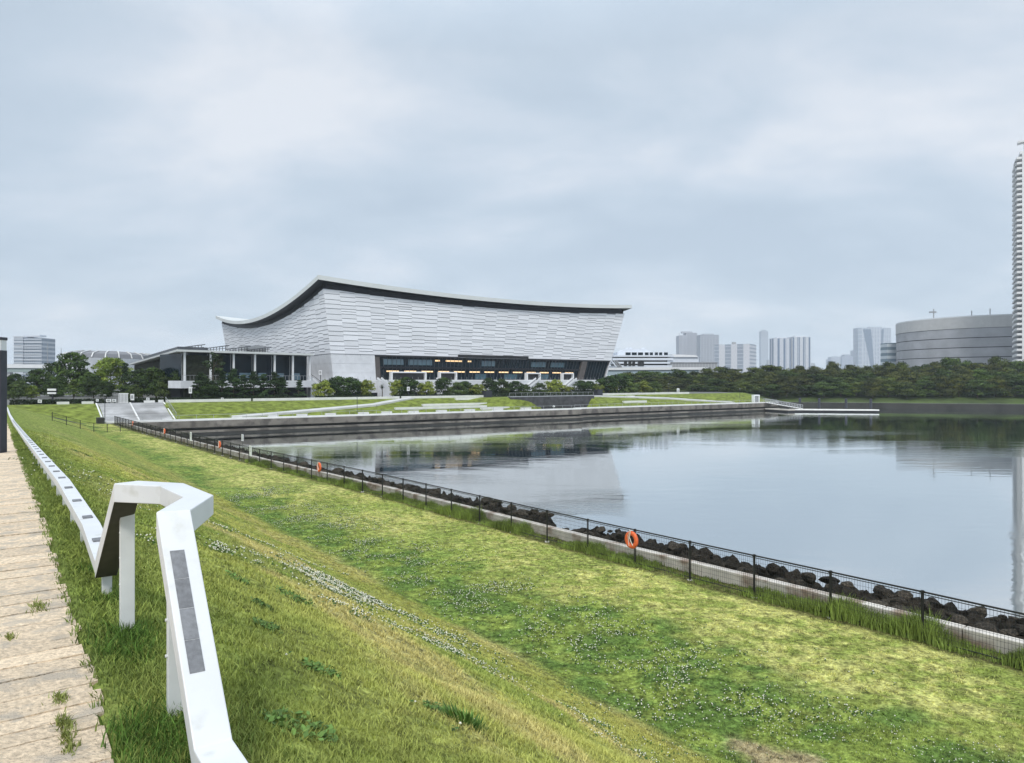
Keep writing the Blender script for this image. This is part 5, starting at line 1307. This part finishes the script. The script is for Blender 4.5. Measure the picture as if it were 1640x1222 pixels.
def turf():
    parts = [(1.2, 4.5, 1500, .04, .006), (4.5, 8, 620, .04, .0085), (8, 14, 230, .04, .013), (14, 24, 80, .036, .022), (24, 42, 26, .045, .035)]
    UU, VV, HH, WW = [], [], [], []
    for i, (a, b, d, h, w) in enumerate(parts):
        u, v = scatter(-3, 34 if b < 30 else 52, .5, 19.4, d, 50 + i, a, b); k = v < vfence(u) - .05; u, v = u[k], v[k]
        g = fbm(u * 1.3, v * 1.3, 3); edge = np.exp(-((v - .72) / .5) ** 2)
        UU.append(u); VV.append(v); HH.append(h * (.5 + g) * (1 + .4 * edge)); WW.append(np.full(len(u), w))
    U, V, H_, W_ = map(np.concatenate, (UU, VV, HH, WW)); C = albedo(U, V) * 1.45
    blades('grass', U, V, H_, W_, C, 'short olive and green grass covering the bank and lawn', 'grass', .9, 2, 4, .025)
    # lusher grass fringing the path and round the rail posts
    u, v = scatter(-2, 40, .38, 1.5, 620, 60, 1, 32); k = (np.random.default_rng(1).random(len(u)) < np.exp(-((v - .7) / .38) ** 2)); u, v = u[k], v[k]
    L = fbm(u * 1.1 + 4, v * 1.1, 3); blades('grass', u, v, .018 + .06 * L, np.full(len(u), .007), np.array([[.155, .205, .05]]) * (.6 + .9 * L[:, None]), 'longer dark green grass fringing the stone path under the handrail', 'grass', .8, 3, 4, .015)
    # dense tufts at the feet of the near posts
    r = np.random.default_rng(77); us, vs = [], []
    for (px, py, n, s) in ((270, 1175, 500, .14), (208, 1022, 300, .11), (240, 1210, 420, .18), (205, 1050, 250, .12), (175, 962, 80, .08), (150, 915, 60, .08)):
        a, b, _ = hit(px, py); us.append(r.normal(a, s, n)); vs.append(r.normal(b, s * .7, n))
    u, v = np.concatenate(us), np.concatenate(vs); k = v > .42; u, v = u[k], v[k]
    blades('grass', u, v, r.uniform(.05, .11, len(u)), np.full(len(u), .007), np.array([[.075, .14, .024]]) * r.uniform(.6, 1.6, (len(u), 1)), 'tall dark tufts at the feet of the nearest handrail posts', 'grass', .7, 4, 2, .03)
    # tufts in the joints of the path
    us, vs = [], []
    for (px, py, n, s) in ((97, 1122, 80, .025), (103, 1160, 120, .028), (107, 1180, 60, .02), (62, 972, 90, .045), (16, 1022, 35, .02), (112, 1200, 40, .02), (52, 815, 20, .06)):
        D = 1.65 * F / (py - 609); a, b = UV((px - 820) / F * D, D); us.append(r.normal(a, s * 1.7, n)); vs.append(r.normal(b, s * .6, n))
    u, v = np.concatenate(us), np.concatenate(vs)
    blades('grass', u, v, r.uniform(.015, .045, len(u)), np.full(len(u), .006), np.array([[.22, .25, .07]]) * r.uniform(.7, 1.3, (len(u), 1)), 'small grass tufts growing in the joints of the stone path', 'grass', .9, 5, 2, .01)
    # weeds between fence and kerb wall, in patches
    u, v = scatter(3, 60, 13, 21, 430, 61, 1, 90, fov=False); off = v - vfence(u); k = (off > -.12) & (off < .7); u, v, off = u[k], v[k], off[k]
    g = fbm(u * .55 + 3, v * 0 + 1, 3); k = np.random.default_rng(2).random(len(u)) < sstep(.27, .42, g) * .9 + .1; u, v, g = u[k], v[k], g[k]
    blades('weeds', u, v, .12 + 1.05 * np.clip(g - .36, 0, .5) * (1 + .4 * np.sin(u * 3.1)), np.full(len(u), .02), np.array([[.2, .27, .06]]) * (.4 + 1.1 * fbm(u * 3, v * 3, 2)[:, None]), 'tall green weeds growing along the foot of the mesh fence', 'weeds', .45, 6, 3, .05)
turf()
def clover():
    r = np.random.default_rng(21); us, vs = [], []
    def strip(pts, w, n):
        q = [hit(*p)[:2] for p in pts]; w *= 2.4; n *= 1.7
        for (a, b) in zip(q[:-1], q[1:]):
            k = max(3, int(n * math.dist(a, b))); t = r.random(k); uu = a[0] + (b[0] - a[0]) * t + r.normal(size=k) * w * .6; vv = a[1] + (b[1] - a[1]) * t + r.normal(size=k) * w; g = fbm(uu * 3.1, vv * 3.1, 3); ok = r.random(k) < sstep(.34, .66, g); us.append(uu[ok]); vs.append(vv[ok])
    strip([(340, 876), (400, 895), (450, 912), (520, 938)], .17, 300); strip([(520, 934), (580, 952), (650, 985)], .2, 210); strip([(480, 922), (600, 975)], .1, 70)
    strip([(530, 968), (595, 1000)], .07, 90); strip([(320, 833), (380, 853), (450, 885), (540, 915)], .1, 40); strip([(640, 1008), (720, 1040), (795, 1082)], .28, 150); strip([(690, 1000), (760, 1045)], .2, 70)
    strip([(905, 1136), (960, 1165), (1000, 1195)], .1, 80); strip([(985, 1190), (1060, 1215), (1100, 1222)], .25, 50); strip([(660, 1125), (740, 1165)], .12, 20); strip([(500, 1070), (560, 1085)], .1, 10)
    strip([(60, 733), (100, 745), (160, 768)], .25, 18); strip([(70, 745), (150, 775)], .2, 14); strip([(100, 772), (180, 790), (270, 830)], .15, 20); strip([(950, 1120), (1100, 1190), (1180, 1222)], .5, 40); strip([(240, 865), (265, 880)], .06, 50)
    # scattered through the clover band
    u = r.uniform(2, 45, 60000); v = r.uniform(10.2, 17.5, 60000); g = fbm(u * .8 + 2, v * .8, 4); e = 10.3 + (vfence(u) - 10.3) * .42
    den = np.exp(-((v - 12.1 - (e - 13.5) * .4) / 1.9) ** 2) * (sstep(.40, .68, g) * .8 + .05); k = r.random(len(u)) < den * .55; us.append(u[k]); vs.append(v[k])
    u, v = np.concatenate(us), np.concatenate(vs); n = len(u); z = zt(u, v) + r.uniform(.02, .075, n); s = r.uniform(.0075, .0155, n)
    x = -.585 * u + .811 * v; y = .811 * u + .585 * v; s = s * np.where(y > 14, 1.35, 1.0)
    o = np.array([(1, 0, 0), (-1, 0, 0), (0, 1, 0), (0, -1, 0), (0, 0, .9), (0, 0, -.7)]); f = np.array([(0, 2, 4), (2, 1, 4), (1, 3, 4), (3, 0, 4), (2, 0, 5), (1, 2, 5), (3, 1, 5), (0, 3, 5)])
    V = (np.stack([x, y, z], -1)[:, None] + o[None] * s[:, None, None]).reshape(-1, 3); T = (np.arange(n)[:, None, None] * 6 + f[None]).reshape(-1, 3)
    tag(np_mesh('clover_flowers', V, T, M['flower'], tris=True, smooth=True), 'small white clover flowers dotted over the grass bank and lawn', 'flowers', kind='stuff')
    # clover leaves under the flower drifts
    k = r.random(n) < .85; u2 = np.repeat(u[k], 3) + r.normal(size=k.sum() * 3) * .05; v2 = np.repeat(v[k], 3) + r.normal(size=k.sum() * 3) * .05; m = len(u2)
    z2 = zt(u2, v2) + r.uniform(.012, .05, m); c = np.stack([-.585 * u2 + .811 * v2, .811 * u2 + .585 * v2, z2], -1); nn = r.normal(size=(m, 3)) * .35 + [0, 0, 1]; nn /= np.linalg.norm(nn, axis=1)[:, None]
    t1 = np.cross(nn, r.normal(size=(m, 3))); t1 /= np.linalg.norm(t1, axis=1)[:, None]; t2 = np.cross(nn, t1); sz = .014 * r.uniform(.7, 1.5, (m, 1)) * np.where(c[:, 1:2] > 14, 1.5, 1)
    V = np.stack([c - t1 * sz, c - t2 * sz, c + t1 * sz, c + t2 * sz], 1).reshape(-1, 3)
    tag(np_mesh('clover_leaves', V, np.arange(len(V)).reshape(-1, 4), M['leaf'], cols=np.array([[.05, .105, .022]]) * r.uniform(.6, 1.7, (m, 1))), 'clover leaves spread beneath the white flowers', 'clover', kind='stuff')
clover()
def weed_plants():
    spots = [(472, 958, .20, 'wide low leafy weed patch on the bank below the flower drift'), (420, 972, .10, 'small dark weed left of the wide weed patch'), (380, 930, .12, 'dark leafy weed nearest the top end of the white flower drift'),
             (428, 1008, .12, 'low weed patch below the small dark weed'), (475, 1165, .20, 'big low weed rosette near the bottom beside the handrail beam'), (515, 1080, .13, 'weed tuft with white flower heads in the middle of the bank'),
             (742, 1166, .16, 'bright upright leafy weed near the bottom middle'), (130, 727, .35, 'dark weed clump beside the low rail far up the bank'), (365, 852, .09, 'pair of tiny dark weeds just right of the handrail corner'), (700, 1140, .1, 'flat dark weed left of the bright upright weed')]
    for i, (px, py, s, lab) in enumerate(spots):
        u, v, z = hit(px, py); r = np.random.default_rng(300 + i); up = 1.0 if i in (6,) else .35; n = 170; s = s * .85
        root = W(u, v, float(zt(u, v))); a = r.uniform(0, 6.283, n); rad = s * np.sqrt(r.random(n)); x = np.cos(a) * rad * 1.3; y = np.sin(a) * rad; lz = r.uniform(.0, .045, n) + up * .05 * r.random(n)
        uu, vv = UV(root.x + x, root.y + y); g = zt(uu, vv) - root.z; nn = r.normal(size=(n, 3)) * .5 + [0, 0, 1]; nn /= np.linalg.norm(nn, axis=1)[:, None]
        t1 = np.cross(nn, r.normal(size=(n, 3))); t1 /= np.linalg.norm(t1, axis=1)[:, None]; t2 = np.cross(nn, t1)
        if up == 1.0: t1 = np.stack([np.cos(a) * .6, np.sin(a) * .6, .9 + 0 * a], -1); t2 = np.stack([-np.sin(a), np.cos(a), 0 * a], -1) * .25
        sz = (.017 if up < 1 else .045) * r.uniform(.6, 1.4, (n, 1)) * (s / .14) ** .5; c = np.stack([x, y, g + lz], -1)
        V = np.stack([c - t1 * sz, c - t2 * sz * .7, c + t1 * sz, c + t2 * sz * .7], 1).reshape(-1, 3)
        o = np_mesh('weed_plant', V, np.arange(len(V)).reshape(-1, 4), M['leaf'], cols=np.array([[.085, .15, .035]] if up < 1 else [[.13, .24, .05]]) * r.uniform(.6, 1.6, (n, 1)))
        o.location = root; tag(o, lab, 'plant')
weed_plants()

# ------------------------------------------------------------------ haze
def haze():
    m = bpy.data.materials.new('haze'); m.use_nodes = True; N = m.node_tree.nodes; N.clear(); out = N.new('ShaderNodeOutputMaterial'); v = N.new('ShaderNodeVolumePrincipled')
    v.inputs['Color'].default_value = (.86, .92, 1, 1); v.inputs['Density'].default_value = .00013; v.inputs['Anisotropy'].default_value = 0.0
    m.node_tree.links.new(v.outputs[0], out.inputs['Volume'])
    o = MB().box((-4000, -3300, -2.6), (4600, 4300, 230)).build('haze', m); tag(o, 'thin pale blue haze over the water and city', 'haze', kind='stuff')
haze()
for o in bpy.data.objects:
    if 'world_coords' in o: del o['world_coords']
